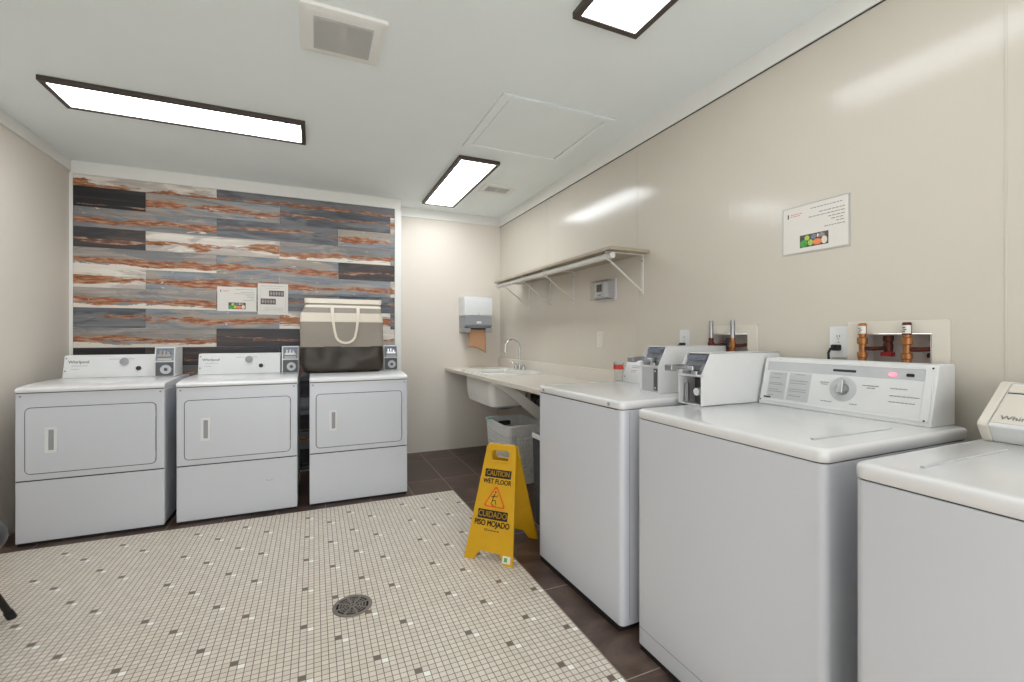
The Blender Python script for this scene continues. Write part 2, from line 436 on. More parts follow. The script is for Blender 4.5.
for x0, x1, z0, z1 in ((XL - T, WX0, 0, ZC), (WX1, XR + T, 0, ZC), (WX0, WX1, 0, WZ0), (WX0, WX1, WZ1, ZC)): b.box((x0, YF - T, z0), (x1, YF, z1))
struct(b.build('wall_front', M['wall']))  # its opening is added, out of view, to let fill light in
struct(MB().box((XL, YA + 0.004, 0), (XA, YB, ZC)).build('wall_accent', M['trim']), 'furred out wall that carries the wood look panel')
# crown boards
struct(MB().box((XR - 0.012, YF, 2.414), (XR, YB, ZC)).build('trim_1', M['trim'], bevel=0.002), 'flat white crown board above the right wall')
struct(MB().box((XL, YF, 2.435), (XL + 0.012, YA, ZC)).build('trim_2', M['trim'], bevel=0.002), 'flat white crown board above the left wall')
struct(MB().box((XA, YB - 0.012, 2.420), (XR - 0.012, YB, ZC)).build('trim_3', M['trim'], bevel=0.002), 'flat white crown board above the back wall')
struct(MB().box((XR - 0.006, YF, 2.411), (XR, YB, 2.414)).build('trim_shadow_line', M['gasket']), 'thin dark strip for the shadow gap under the crown board of the right wall')  # dark strip stands in for the shadow in the gap below the crown
# frame boards round the panel
PX0, PX1, PZ1 = -1.655, 0.705, 2.418
struct(MB().box((XL + 0.012, YA - 0.014, PZ1), (XA, YA + 0.004, ZC)).build('trim_4', M['trim'], bevel=0.002), 'white board across the top of the accent wall')
struct(MB().box((XL, YA - 0.014, 0), (PX0, YA + 0.004, PZ1)).build('trim_5', M['trim'], bevel=0.002), 'white board at the left of the accent wall')
struct(MB().box((PX1, YA - 0.014, 0), (XA, YA + 0.004, PZ1)).build('trim_6', M['trim'], bevel=0.002), 'white board at the right of the accent wall')
# thin joint strips on the glossy panels of the right wall
b = MB()
for y in (0.645, 2.33, 3.55): b.box((XR - 0.0015, y - 0.003, 0), (XR, y + 0.003, 2.410))
struct(b.build('trim_7', M['panelwall'], bevel=0.001), 'slim vertical joint strips of the glossy wall panels')

# wood look planks (one mesh, a quad box per plank)
def plank_wall():
    J = [-1.655, -1.217, -0.743, -0.278, 0.202, 0.665, 0.705]
    rows = [  # list of (j0, j1, type)
        [(0, 2, 5), (2, 6, 1)],
        [(0, 1, 0), (1, 3, 2), (3, 5, 1), (5, 6, 5)],
        [(0, 2, 3), (2, 4, 1), (4, 6, 2)],
        [(0, 1, 6), (1, 3, 5), (3, 5, 4), (5, 6, 3)],
        [(0, 2, 4), (2, 4, 2), (4, 6, 6)],
        [(0, 1, 5), (1, 3, 2), (3, 5, 2), (5, 6, 5)],
        [(0, 2, 4), (2, 4, 1), (4, 6, 1)],
        [(0, 1, 1), (1, 3, 2), (3, 5, 5), (5, 6, 1)],
        [(0, 2, 4), (2, 4, 6), (4, 6, 5)],
        [(0, 1, 0), (1, 3, 6), (3, 5, 0), (5, 6, 3)],
    ]
    k = 0
    while len(rows) < 17:
        rows.append([[(0, 2, 1), (2, 4, 1), (4, 6, 2)], [(0, 1, 0), (1, 3, 3), (3, 5, 0), (5, 6, 3)]][k % 2]); k += 1
    bm = bmesh.new(); uvl = bm.loops.layers.uv.new('plank'); acl = bm.loops.layers.uv.new('across')
    z1 = PZ1; rnd = random.Random(12)
    for ri, row in enumerate(rows):
        z0 = 2.331 - 0.1525 * ri
        if z1 <= 0.01: break
        z0 = max(z0, 0.01)
        for a, c, t in row:
            g = 0.0008; x0, x1 = J[a] + g, J[c] - g; za, zb = z0 + g, z1 - g
            su, sv = rnd.uniform(0, 50), rnd.uniform(0, 50)
            vs = {}
            for iy, y in enumerate((YA - 0.006, YA + 0.004)):
                for q, (x, z) in enumerate(((x0, za), (x1, za), (x1, zb), (x0, zb))): vs[(iy, q)] = bm.verts.new((x, y, z))
            faces = [[(0, 0), (0, 1), (0, 2), (0, 3)]] + [[(0, q), (1, q), (1, (q + 1) % 4), (0, (q + 1) % 4)] for q in range(4)]
            for f in faces:
                F = bm.faces.new([vs[i] for i in f]); F.material_index = t
                for l in F.loops:
                    x, y, z = l.vert.co
                    l[uvl].uv = (x + su, z + sv); l[acl].uv = ((x - x0), (z - (z1 - 0.1525)) / 0.1525)
        z1 = z0
    bmesh.ops.recalc_face_normals(bm, faces=bm.faces)
    me = bpy.data.meshes.new('wood_look_panel'); bm.to_mesh(me); bm.free()
    for p in PL: me.materials.append(p)
    o = bpy.data.objects.new('wall_back_panelling', me); COL.objects.link(o)
    struct(o, 'panelling of distressed blue, grey, white and rust wood look planks')
plank_wall()

# ------------------------------------------------------------------ ceiling fixtures
def make_light():
    t = thing('ceiling_light', '', 'ceiling light')
    L, Wd, H = 1.232, 0.322, 0.026
    o_ = rrect(-L / 2, L / 2, -Wd / 2, Wd / 2, 0.003, 2)
    i_ = rrect(-L / 2 + 0.026, L / 2 - 0.026, -Wd / 2 + 0.026, Wd / 2 - 0.026, 0.002, 2)
    MB().ring(o_, i_, 'z', -H, 0).build('frame', M['bronze'], t, bevel=0.0015, seg=2)
    MB().box((-L / 2 + 0.026, -Wd / 2 + 0.026, -H + 0.005), (L / 2 - 0.026, Wd / 2 - 0.026, -0.006)).build('diffuser', M['diff'], t)
    return t
li = make_light()
lights = [((-0.668, 3.20), 0, 'long ceiling light panel nearest the wood look wall, seen whole on the left'),
          ((1.124, 3.77), PI / 2, 'ceiling light panel in dark frame above the sink counter, beside the small vent'),
          ((1.124, 0.972), PI / 2, 'ceiling light panel cut by the top edge, over the washers')]
for k, ((x, y), rz, lab) in enumerate(lights):
    o = li if k == 0 else copy_tree(li)
    o.location = (x, y, ZC); o.rotation_euler = (0, 0, rz); tag(o, lab, 'ceiling light', 'ceiling light panels')
    if k == 2:
        for ch in o.children:
            if ch.name.startswith('diffuser'): ch.data = ch.data.copy(); ch.data.materials[0] = M['diff2']

t = thing('exhaust_fan_grille', 'square white exhaust fan cover with grey perforated centre on the ceiling', 'exhaust fan', (0.115, 2.105, ZC))
b = MB(); b.loft([[(x, y, z) for x, y in rrect(-a, a, -a2, a2, 0.012)] for a, a2, z in ((0.172, 0.162, 0), (0.17, 0.16, -0.012), (0.15, 0.14, -0.02))])
b.build('cover', M['trim'], t, ang=25)
b = MB(); b.box((-0.118, -0.112, -0.0225), (0.118, 0.112, -0.020)); b.build('grille_plate', M['fanm'], t, bevel=0.001)
b = MB()
for k in range(26):
    x = -0.11 + k * 0.0088
    if abs(x) > 0.006: b.box((x, -0.104, -0.0245), (x + 0.004, 0.104, -0.0225))
b.build('grille_slats', M['fanm'], t)

t = thing('ceiling_vent', 'small white louvred air vent in the ceiling beside the light over the sink', 'air vent', (1.50, 3.76, ZC))
MB().ring(rrect(-0.15, 0.15, -0.11, 0.11, 0.004), rrect(-0.105, 0.105, -0.06, 0.06, 0.002), 'z', -0.008, 0).build('frame', M['trim'], t, bevel=0.002)
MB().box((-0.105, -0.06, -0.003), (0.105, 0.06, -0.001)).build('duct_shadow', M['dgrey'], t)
b = MB()
for k in range(9):
    y = -0.055 + k * 0.0125
    for x0, x1 in ((-0.1, -0.006), (0.006, 0.1)): b.prism([(y, -0.002), (y + 0.002, -0.002), (y + 0.007, -0.008), (y + 0.005, -0.008)], 'x', x0, x1)
b.box((-0.006, -0.06, -0.008), (0.006, 0.06, -0.003))
b.build('louvre', M['lgrey'], t)

t = thing('ceiling_access_hatch', 'large white square access hatch panel in the ceiling', 'hatch', (1.305, 2.62, ZC))
MB().ring(rrect(-0.37, 0.37, -0.37, 0.37, 0.003, 2), rrect(-0.32, 0.32, -0.32, 0.32, 0.003, 2), 'z', -0.012, 0).build('frame', M['ceil'], t, bevel=0.004)
MB().box((-0.314, -0.314, -0.007), (0.314, 0.314, -0.001)).build('panel', M['ceil'], t, bevel=0.002)

# ------------------------------------------------------------------ dryers along the accent wall
DW, DD, DH = 0.692, 0.62, 0.915
def coin_meter_front(parent, w):
    """small upright coin meter, local: x 0..w, front at y=0, z from 0"""
def make_dryer(group):
    t = thing('clothes_dryer', '', 'dryer', group=group)
    MB().box((0.006, 0.012, 0.0), (DW - 0.006, DD - 0.03, 0.03)).build('base', M['black'], t)  # black block gives the toe gap its shade under the cabinet
    MB().box((0.0, 0.012, 0.022), (DW, DD, 0.874)).build('cabinet', M['enamel'], t, bevel=0.006)
    MB().box((0.001, 0.0, 0.372), (DW - 0.001, 0.013, 0.870)).build('front_panel', M['enamel'], t, bevel=0.004)
    lp = MB().box((0.001, 0.0, 0.018), (DW - 0.001, 0.013, 0.367)).build('lower_panel', M['enamel'], t, bevel=0.004)
    b = MB(); b.prism([(-0.002, 0.874), (-0.006, 0.877), (-0.006, 0.890), (0.0, 0.898), (0.02, 0.905), (0.12, 0.913), (0.25, 0.917), (DD - 0.01, 0.917), (DD, 0.912), (DD, 0.874)], 'x', 0.0, DW)
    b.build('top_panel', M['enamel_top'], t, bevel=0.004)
    MB().box((0.004, 0.001, 0.8695), (DW - 0.004, 0.02, 0.8745)).build('seam', M['gasket'], t)
    MB().box((0.004, 0.001, 0.366), (DW - 0.004, 0.02, 0.373)).build('seam', M['gasket'], t)
    # door with a dark gap round it
    x0, x1, z0, z1 = 0.045, DW - 0.046, 0.41, 0.785
    MB().prism(rrect(x0 - 0.004, x1 + 0.004, z0 - 0.004, z1 + 0.004, 0.028), 'y', -0.0012, 0.004).build('door_gap', M['gasket'], t)
    d = MB().prism(rrect(x0, x1, z0, z1, 0.024, 7), 'y', -0.006, 0.004).build('door', M['enamel'], t, bevel=0.003)
    hx = 0.135
    MB().ring(rrect(hx - 0.005, hx + 0.05, 0.525, 0.672, 0.004), rrect(hx + 0.012, hx + 0.036, 0.54, 0.657, 0.003), 'y', -0.012, -0.005).build('handle', M['plastic'], d, bevel=0.002)
    b = MB().box((hx + 0.012, -0.0065, 0.54), (hx + 0.036, -0.005, 0.657)); b.build('handle_recess', M['grey'], d)
    MB().box((x1 + 0.001, -0.007, 0.70), (x1 + 0.006, 0.0, 0.735)).build('hinge', M['grey'], d)
    MB().box((x1 + 0.001, -0.007, 0.45), (x1 + 0.006, 0.0, 0.485)).build('hinge', M['grey'], d)
    for x in (0.022, DW - 0.022): MB().lathe([(0.006, 0.001), (0.006, -0.001), (0.003, -0.002)], 10, 'y', (x, -0.0005, 0.853)).build('screw', M['grey'], t)
    # backguard console
    W2 = DW - 0.155
    P = [(0.462, 0.917), (0.468, 0.935), (0.496, 1.062), (0.506, 1.068), (0.60, 1.068), (0.605, 0.917)]
    c = MB().prism(P, 'x', 0.022, W2 + 0.02).build('console', M['plastic'], t, bevel=0.003)
    nrm = Vector((0, -0.135, 0.03)).normalized(); up = Vector((0, 0.03, 0.135)).normalized()
    def F(x, s): return Vector((x, 0.468, 0.935)) + up * s + nrm * 0.0008
    text('Whirlpool', 0.026, frame_mtx(F(0.10, 0.09), (1, 0, 0), up), M['textd'], c, 'brand_lettering', bold=0.0002, depth=0.0002)
    bars(frame_mtx(F(0, 0), (1, 0, 0), up), [(0.065, 0.145, 0.064), (0.065, 0.105, 0.042), (0.26, 0.32, 0.107), (0.36, 0.40, 0.107), (0.425, 0.45, 0.035)], M['text'], c, h=0.003, t=0.0003)
    MB().lathe([(0.021, 0), (0.026, 0.012), (0.012, 0.016)], 24, 'z').build('knob', M['grey'], c, xf=frame_mtx(F(0.345, 0.088), (1, 0, 0), up))
    MB().lathe([(0.015, 0), (0.0145, 0.006), (0.006, 0.009)], 20, 'z').build('start_button', M['textd'], c, xf=frame_mtx(F(0.425, 0.040), (1, 0, 0), up))
    for s in (0.03, 0.115):
        MB().lathe([(0.004, 0), (0.004, 0.001)], 10, 'z').build('screw', M['textd'], c, xf=frame_mtx(F(0.034, s), (1, 0, 0), up))
    # coin meter
    mx0, mx1 = DW - 0.122, DW - 0.004
    k = MB().prism([(0.412, 0.917), (0.410, 1.02), (0.43, 1.12), (0.617, 1.12), (0.617, 0.917)], 'x', mx0, mx1).build('coin_meter', M['plastic'], t, bevel=0.003)
    MB().box((mx0 + 0.008, 0.4065, 0.922), (mx1 - 0.006, 0.412, 1.016)).build('coin_box_door', M['dgrey'], k, bevel=0.002)
    kx = (mx0 + mx1) / 2 + 0.008
    for r0, r1 in ((0.032, 0.025), (0.026, 0.012)):
        MB().ring([(kx + r0 * math.cos(2 * PI * q / 28), 0.965 + r0 * math.sin(2 * PI * q / 28)) for q in range(28)],
                  [(kx + r1 * math.cos(2 * PI * q / 28), 0.965 + r1 * math.sin(2 * PI * q / 28)) for q in range(28)], 'y', 0.402, 0.408).build('lock_ring', M['lgrey'], k)
    MB().lathe([(0.009, 0.408), (0.009, 0.399), (0.006, 0.398)], 20, 'y', (kx, 0, 0.965)).build('lock', M['dgrey'], k)
    mt = frame_mtx(Vector((mx0, 0.410, 1.02)), (1, 0, 0), Vector((0, 0.02, 0.10)))
    MB().box((0.008, 0.006, 0), (0.112, 0.096, 0.003)).build('face_plate', M['mface'], k, bevel=0.001, xf=mt)
    MB().box((0.014, 0.05, 0.003), (0.106, 0.09, 0.006)).build('coin_chute_plate', M['blue'], k, xf=mt)
    b = MB().box((0.022, 0.03, 0.003), (0.098, 0.048, 0.022)); b.box((0.03, 0.048, 0.003), (0.045, 0.072, 0.014)).box((0.052, 0.048, 0.003), (0.066, 0.075, 0.014)).box((0.074, 0.046, 0.003), (0.09, 0.066, 0.016))
    b.build('coin_slide', M['chrome'], k, bevel=0.002, xf=mt)
    MB().box((0.02, 0.008, 0.003), (0.1, 0.024, 0.01)).build('coin_slot', M['lgrey'], k, bevel=0.001, xf=mt)
    return t
dry = make_dryer('coin operated dryers against the wood look wall')
spots = [((-1.550, 3.462), 'coin operated white dryer at far left, next to the left wall'),
         ((-0.799, 3.462), 'middle of the three white coin operated dryers, below the two posted notices'),
         ((-0.031, 3.466), 'white coin operated dryer that carries the two tone laundry bag')]
drs = []
for k, ((x, y), lab) in enumerate(spots):
    o = dry if k == 0 else copy_tree(dry)
    o.location = (x, y, 0); tag(o, lab, 'dryer'); drs.append(o)
drs[2].scale = (0.982, 1, 1)
for ch in drs[0].children:      # the meter of the left dryer sits further in from its edge
    if ch.name.startswith('coin_meter'): ch.location.x = -0.040
# embossed arc, drawn in grey, on the middle dryer's lower panel
b = MB(); b.tube([(0.52 + 0.02 * math.cos(a), -0.001, 0.235 + 0.014 * math.sin(a)) for a in [R(200 + 14 * i) for i in range(12)]], 0.0012, 6)
b.build('pressed_mark', M['grey'], drs[1])

# ------------------------------------------------------------------ washers along the right wall
def make_washer(name, label, loc, rz, w, d, h, seam, kick=False, z0=0.02, group='top loading washers along the right wall'):
    """local: x into the wall (front face at x=0), y along the wall from the near side"""
    t = thing(name, label, 'washing machine', loc, rz, group)
    MB().box((0.002, 0.02, 0.0), (d - 0.03, w - 0.02, 0.03)).build('base', M['black'], t)  # solid black stands for the shade in the gap below the washer
    b = MB(); b.prism(rrect(0.0, d, 0.0, w, 0.022, 6), 'z', z0, seam - 0.003); b.build('cabinet', M['enamel'], t, bevel=0.002, ang=20)
    MB().prism(rrect(0.004, d - 0.004, 0.004, w - 0.004, 0.02, 5), 'z', seam - 0.004, seam + 0.002).build('seam', M['gasket'], t)
    secs = []
    for ins, z in ((0.001, seam), (-0.002, seam + 0.003), (-0.002, h - 0.010), (0.0, h - 0.005), (0.004, h - 0.0015), (0.010, h)):
        secs.append([(x, y, z) for x, y in rrect(ins, d - ins, ins, w - ins, 0.024, 6)])
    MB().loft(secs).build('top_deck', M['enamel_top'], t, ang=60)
    if kick:
        b = MB().box((-0.0008, 0.012, 0.084), (0.004, w - 0.012, 0.0865)); b.build('kick_seam', M['grey'], t)
    return t

def meter_housing(t, x0, x1, y0, y1, z, h, opened):
    """big coin meter case: side plates, top, recessed front with coin slide; front at x0"""
    prof = [(x0, z), (x0, z + h * 0.57), (x0 + 0.05, z + h), (x1, z + h), (x1, z)]
    # local prism on y axis uses (x, z)
    th = 0.004
    k = MB().prism(prof, 'y', y0, y0 + th).prism(prof, 'y', y1 - th, y1).box((x0 + 0.05, y0, z + h - th), (x1, y1, z + h)).box((x1 - th, y0, z), (x1, y1, z + h)) \
        .box((x0 + 0.002, y0, z), (x1, y1, z + th)).box((x0, y0, z + h * 0.55), (x0 + 0.012, y1, z + h * 0.59)).build('coin_meter', M['plastic'], t, bevel=0.0012, seg=2)
    ya, yb = y0 + th, y1 - th
    if opened:
        MB().box((x0 + 0.09, ya, z + th), (x0 + 0.094, yb, z + h * 0.55)).build('inner_plate', M['dgrey'], k)
        MB().box((x0 + 0.03, ya + 0.006, z + 0.012), (x0 + 0.088, ya + 0.05, z + h * 0.5)).build('coin_mechanism', M['gasket'], k, bevel=0.003)
        MB().lathe([(0.015, -0.02), (0.015, 0.0), (0.006, 0.0), (0.006, -0.01)], 18, 'x', (x0 + 0.03, ya + 0.032, z + 0.055)).build('lock_tube', M['plastic'], k)
        MB().box((x0 + 0.02, yb - 0.03, z + 0.01), (x0 + 0.03, yb - 0.012, z + 0.085)).build('inner_bracket', M['steel'], k, bevel=0.001)
    else:
        MB().box((x0 + 0.012, ya, z + th), (x0 + 0.018, yb, z + h * 0.55)).build('coin_box_door', M['lgrey'], k)
        b = MB().box((x0 + 0.008, ya + 0.012, z + 0.012), (x0 + 0.012, ya + 0.036, z + h * 0.52)); b.build('coin_box_slot', M['dgrey'], k, bevel=0.003)
        for zz in (z + 0.024, z + h * 0.47): MB().lathe([(0.004, 0.0), (0.004, -0.002)], 10, 'x', (x0 + 0.008, ya + 0.024, zz)).build('rivet', M['plastic'], k)
    # slanted upper plate, recessed
    xs, zs = x0 + 0.012, z + h * 0.58
    MB().prism([(xs + 0.006, zs), (xs + 0.01, zs), (x0 + 0.064, z + h - th), (x0 + 0.06, z + h - th)], 'y', ya, yb).build('slide_plate', M['mface'], k)
    MB().box((x0 + 0.028, ya + 0.012, z + h * 0.86), (x0 + 0.05, yb - 0.02, z + h * 0.95)).build('price_strip', M['blue'], k)
    # coin slide: body, arm and cross grip
    yc = (y0 + y1) / 2; zc = z + h * 0.72
    b = MB().box((x0 - 0.012, yc - 0.028, zc - 0.012), (x0 + 0.05, yc + 0.03, zc + 0.008)); b.box((x0 - 0.004, yc - 0.04, zc - 0.03), (x0 + 0.03, yc - 0.012, zc - 0.012))
    s = b.build('coin_slide', M['chrome'], k, bevel=0.003)
    b = MB().box((x0 - 0.085, yc + 0.0, zc - 0.006), (x0 - 0.012, yc + 0.026, zc + 0.01)); b.box((x0 - 0.10, yc - 0.006, zc - 0.012), (x0 - 0.07, yc + 0.034, zc + 0.012))
    b.build('slide_arm', M['steel'], s, bevel=0.004)
    MB().box((x0 - 0.07, yc + 0.004, zc + 0.0095), (x0 - 0.02, yc + 0.02, zc + 0.012)).build('slide_groove', M['gasket'], s)
    return k

# middle machine: wide control panel
OX, OY = 1.141, 0.702
SM, HM = 0.882, 0.917
w2 = make_washer('washing_machine', 'middle white washer of the row with wide control panel and round dial', (OX, OY, 0), 0, 0.702, 0.690, HM, SM, kick=True)
MB().tube([(0.08, 0.083, HM + 0.0002), (0.10, 0.082, HM + 0.0008), (0.44, 0.081, HM + 0.0008)], [0.0055, 0.004, 0.002], 8).build('lid_ridge', M['lgrey'], w2)
cy0, cy1 = 0.040, 0.618
P = [(0.566, HM), (0.566, HM + 0.006), (0.612, HM + 0.186), (0.618, HM + 0.189), (0.706, HM + 0.189), (0.704, HM)]
con = MB().prism(P, 'y', cy0, cy1).build('console', M['plastic'], w2, bevel=0.003)
up = Vector((0.046, 0, 0.18)).normalized(); rt = Vector((0, -1, 0)); nr = rt.cross(up)
def CF(s, v, o=0.0): return Vector((0.566, cy1, HM + 0.006)) + rt * s + up * v + nr * o     # s from the far end to the near end
mt = frame_mtx(CF(0, 0), rt, up); WC = cy1 - cy0
MB().ring(rrect(0.006, WC - 0.008, 0.008, 0.182, 0.003, 2), rrect(0.016, WC - 0.03, 0.016, 0.172, 0.002, 2), 'z', 0.0, 0.003).build('console_frame', M['plastic'], con, bevel=0.001, xf=mt)
MB().box((0.016, 0.136, 0), (WC - 0.03, 0.172, 0.0012)).build('top_band', M['lgrey'], con, xf=mt)
MB().box((0.03, 0.022, 0), (0.105, 0.13, 0.001)).box((0.115, 0.022, 0), (0.20, 0.13, 0.001)).build('instruction_panel', M['lgrey'], con, xf=mt)
bars(mt, [(0.05, 0.09, 0.122), (0.037, 0.08, 0.106), (0.037, 0.09, 0.085), (0.037, 0.095, 0.079), (0.037, 0.08, 0.058), (0.037, 0.095, 0.05), (0.037, 0.06, 0.034),
          (0.14, 0.175, 0.125), (0.122, 0.19, 0.1), (0.122, 0.185, 0.09), (0.122, 0.19, 0.066), (0.122, 0.19, 0.058), (0.122, 0.17, 0.04),
          (0.235, 0.268, 0.105), (0.24, 0.262, 0.098), (0.247, 0.285, 0.036), (0.345, 0.368, 0.036), (0.378, 0.43, 0.106), (0.392, 0.42, 0.098),
          (0.46, 0.51, 0.104), (0.46, 0.54, 0.08), (0.46, 0.53, 0.06)], M['text'], con, h=0.0026, t=0.0016)
MB().box((0.02, 0.022, 0.001), (0.05, 0.028, 0.0018)).build('maker_mark', M['textd'], con, xf=mt)
MB().prism(rrect(0.275, 0.352, 0.148, 0.157, 0.003), 'z', 0.0012, 0.002).build('title_bar', M['textd'], con, xf=mt)
MB().lathe([(0.044, 0.0), (0.044, 0.0016), (0.043, 0.002)], 32, 'z', (0.317, 0.086, 0)).build('dial_disc', M['lgrey'], con, xf=mt)
kn = MB().lathe([(0.021, 0.001), (0.021, 0.012), (0.017, 0.02), (0.006, 0.022)], 28, 'z', (0.317, 0.086, 0)).build('knob', M['steel'], con, xf=mt)
b = MB(); b.loft([[(0.317 + x, 0.086 + y, z) for x, y in ((-0.011, -0.016), (0.011, -0.016), (0.009, 0.03), (0.0, 0.036), (-0.005, 0.03))] for z in (0.004, 0.024)])
b.build('knob_grip', M['chrome'], kn, bevel=0.003, xf=mt)
MB().prism(rrect(0.452, 0.472, 0.146, 0.156, 0.004), 'z', 0.001, 0.004).build('lit_indicator', M['redled'], con, xf=mt)
MB().prism(rrect(0.50, 0.520, 0.146, 0.156, 0.002), 'z', 0.001, 0.004).build('dark_indicator', M['black'], con, xf=mt)
for s, v in ((0.01, 0.012), (WC - 0.018, 0.012), (WC - 0.012, 0.177)): MB().lathe([(0.003, 0.003), (0.003, 0.004)], 10, 'z', (s, v, 0)).build('screw', M['textd'], con, xf=mt)
meter_housing(w2, 0.258, 0.716, 0.631, 0.756 - 0.001, HM, 0.211, True)

# far machine: turned a few degrees, coin meter at its near side
SF, HF = 0.899, 0.933
w1 = make_washer('washing_machine', 'farthest white washer, next to the sink counter, with a plastic cup on it', (1.128, 1.482, 0), 0.032, 0.69, 0.70, HF, SF, z0=0.026)
MB().box((-0.001, 0.03, SF - 0.0035), (0.001, 0.66, SF)).build('front_seam', M['gasket'], w1)
MB().box((0.040, -0.0006, 0.05), (0.0425, 0.002, SF - 0.01)).build('side_seam', M['grey'], w1)
for y, z in ((0.08, 0.914), (0.63, 0.914)):
    MB().lathe([(0.008, 0.0), (0.008, -0.0045), (0.004, -0.005)], 12, 'x', (0.0, y, z)).build('corner_screw', M['grey'], w1)
P = [(0.553, HF), (0.559, HF + 0.01), (0.605, HF + 0.13), (0.611, HF + 0.135), (0.69, HF + 0.135), (0.69, HF)]
con = MB().prism(P, 'y', 0.258, 0.686).build('console', M['plastic'], w1, bevel=0.003)
up1 = Vector((0.046, 0, 0.12)).normalized()
mt = frame_mtx(Vector((0.559, 0.686, HF + 0.01)) + rt.cross(up1) * 0.0006, rt, up1)
bars(mt, [(0.06, 0.16, 0.088), (0.06, 0.13, 0.078), (0.06, 0.11, 0.06), (0.06, 0.1, 0.05)], M['text'], con, h=0.003, t=0.0006)
for s, v in ((0.014, 0.11), (0.02, 0.02)): MB().lathe([(0.004, 0.0), (0.004, 0.001)], 10, 'z', (s, v, 0)).build('screw', M['textd'], con, xf=mt)
MB().lathe([(0.012, 0), (0.012, 0.01)], 16, 'z', (0.14, 0.106, 0)).build('knob', M['lgrey'], con, xf=mt)
meter_housing(w1, 0.310, 0.752, 0.124, 0.247, HF, 0.216, False)

# near machine
ON, OYN = 1.098, -0.077
w3 = make_washer('washing_machine', 'white washer at the right edge, closest to the camera, with sloped console', (ON, OYN, 0), 0, 0.693, 0.70, HM, SM)
MB().tube([(0.072, 0.600, HM + 0.0002), (0.085, 0.600, HM + 0.0006), (0.442, 0.599, HM + 0.0006)], [0.005, 0.0035, 0.003], 8).build('lid_ridge', M['lgrey'], w3)
P = [(0.550, HM), (0.520, HM + 0.043), (0.523, HM + 0.050), (0.650, HM + 0.145), (0.66, HM + 0.147), (0.74, HM + 0.14), (0.74, HM)]
con = MB().prism(P, 'y', 0.004, 0.662).build('console', M['plastic'], w3, bevel=0.003)
P2 = [(0.546, HM), (0.514, HM + 0.043), (0.518, HM + 0.053), (0.648, HM + 0.150), (0.66, HM + 0.152), (0.742, HM + 0.145), (0.742, HM)]
MB().prism(P2, 'y', 0.662, 0.682).build('end_cap', M['cream'], con, bevel=0.003)
up3 = Vector((0.127, 0, 0.095)).normalized(); n3 = rt.cross(up3)
mt = frame_mtx(Vector((0.523, 0.662, HM + 0.050)) + n3 * 0.0006, rt, up3)
MB().box((0.004, 0.004, 0), (0.66, 0.118, 0.0012)).build('face_panel', M['cream'], con, xf=mt)
MB().box((0.004, 0.121, 0), (0.66, 0.124, 0.001)).build('panel_seam', M['gasket'], con, xf=mt)
MB().box((0.004, 0.127, 0), (0.66, 0.154, 0.0012)).build('upper_band', M['cream'], con, xf=mt)
text('Whirlpool', 0.022, frame_mtx(Vector((0.523, 0.662, HM + 0.050)) + n3 * 0.0022 + rt * 0.016 + up3 * 0.024, rt, up3), M['text'], con, 'brand_lettering', bold=0.0002, depth=0.0002, align='LEFT')
bars(mt, [(0.03, 0.065, 0.152), (0.03, 0.06, 0.138)], M['text'], con, h=0.003, t=0.0018)
MB().box((0.085, 0.136, 0.001), (0.15, 0.151, 0.003)).build('display', M['black'], con, xf=mt)
MB().lathe([(0.006, 0), (0.006, 0.003)], 12, 'y', (0.545, 0.677, HM + 0.014)).build('screw', M['textd'], con)

# ------------------------------------------------------------------ counter, sink, faucet
CX, CZ0, CZ1 = 1.268, 0.838, 0.868
CY0 = 2.28
t = thing('countertop', 'beige laminate countertop along the right wall with short backsplash', 'countertop', (0, 0, 0))
b = MB()   # top with a cut-out for the sink
HX0, HX1, HY0, HY1 = 1.345, 1.765, 3.53, 4.19
for x0, x1, y0, y1 in ((CX, XR, CY0, HY0), (CX, XR, HY1, YB), (CX, HX0, HY0, HY1), (HX1, XR, HY0, HY1)): b.box((x0, y0, CZ0), (x1, y1, CZ1))
b.build('worktop', M['counter'], t)
MB().box((XR - 0.022, CY0, CZ1), (XR, YB, 0.962)).build('backsplash', M['counter'], t, bevel=0.003)
MB().prism([(CX - 0.004, CZ0 - 0.001), (CX, CZ0 - 0.001), (CX, CZ1 + 0.0005), (CX - 0.004, CZ1 - 0.003)], 'y', CY0, YB).build('front_edge', M['counter'], t)
b = MB(); b.prism([(1.285, CZ0 - 0.012), (1.39, CZ0 - 0.012), (XR, 0.46), (XR, 0.36), (1.86, 0.36)], 'y', 3.25, 3.288)
b.build('support_brace', M['trim'], t, bevel=0.002)
MB().box((1.275, 3.24, CZ0 - 0.012), (XR, 3.298, CZ0)).build('brace_cleat', M['trim'], t)

t = thing('sink', 'white moulded utility sink set in the beige countertop', 'sink', (0, 0, 0))
def sec(x0, x1, y0, y1, z, r=0.05): return [(x, y, z) for x, y in rrect(x0, x1, y0, y1, r, 6)]
b = MB()
b.loft([sec(1.352, 1.753, 3.538, 4.182, CZ1 + 0.0002), sec(1.353, 1.752, 3.539, 4.181, CZ1 - 0.02), sec(1.35, 1.755, 3.535, 4.185, 0.835), sec(1.335, 1.74, 3.50, 4.17, 0.815), sec(1.335, 1.68, 3.495, 4.14, 0.68), sec(1.345, 1.66, 3.505, 4.12, 0.612), sec(1.385, 1.62, 3.545, 4.08, 0.588)], cap=True)
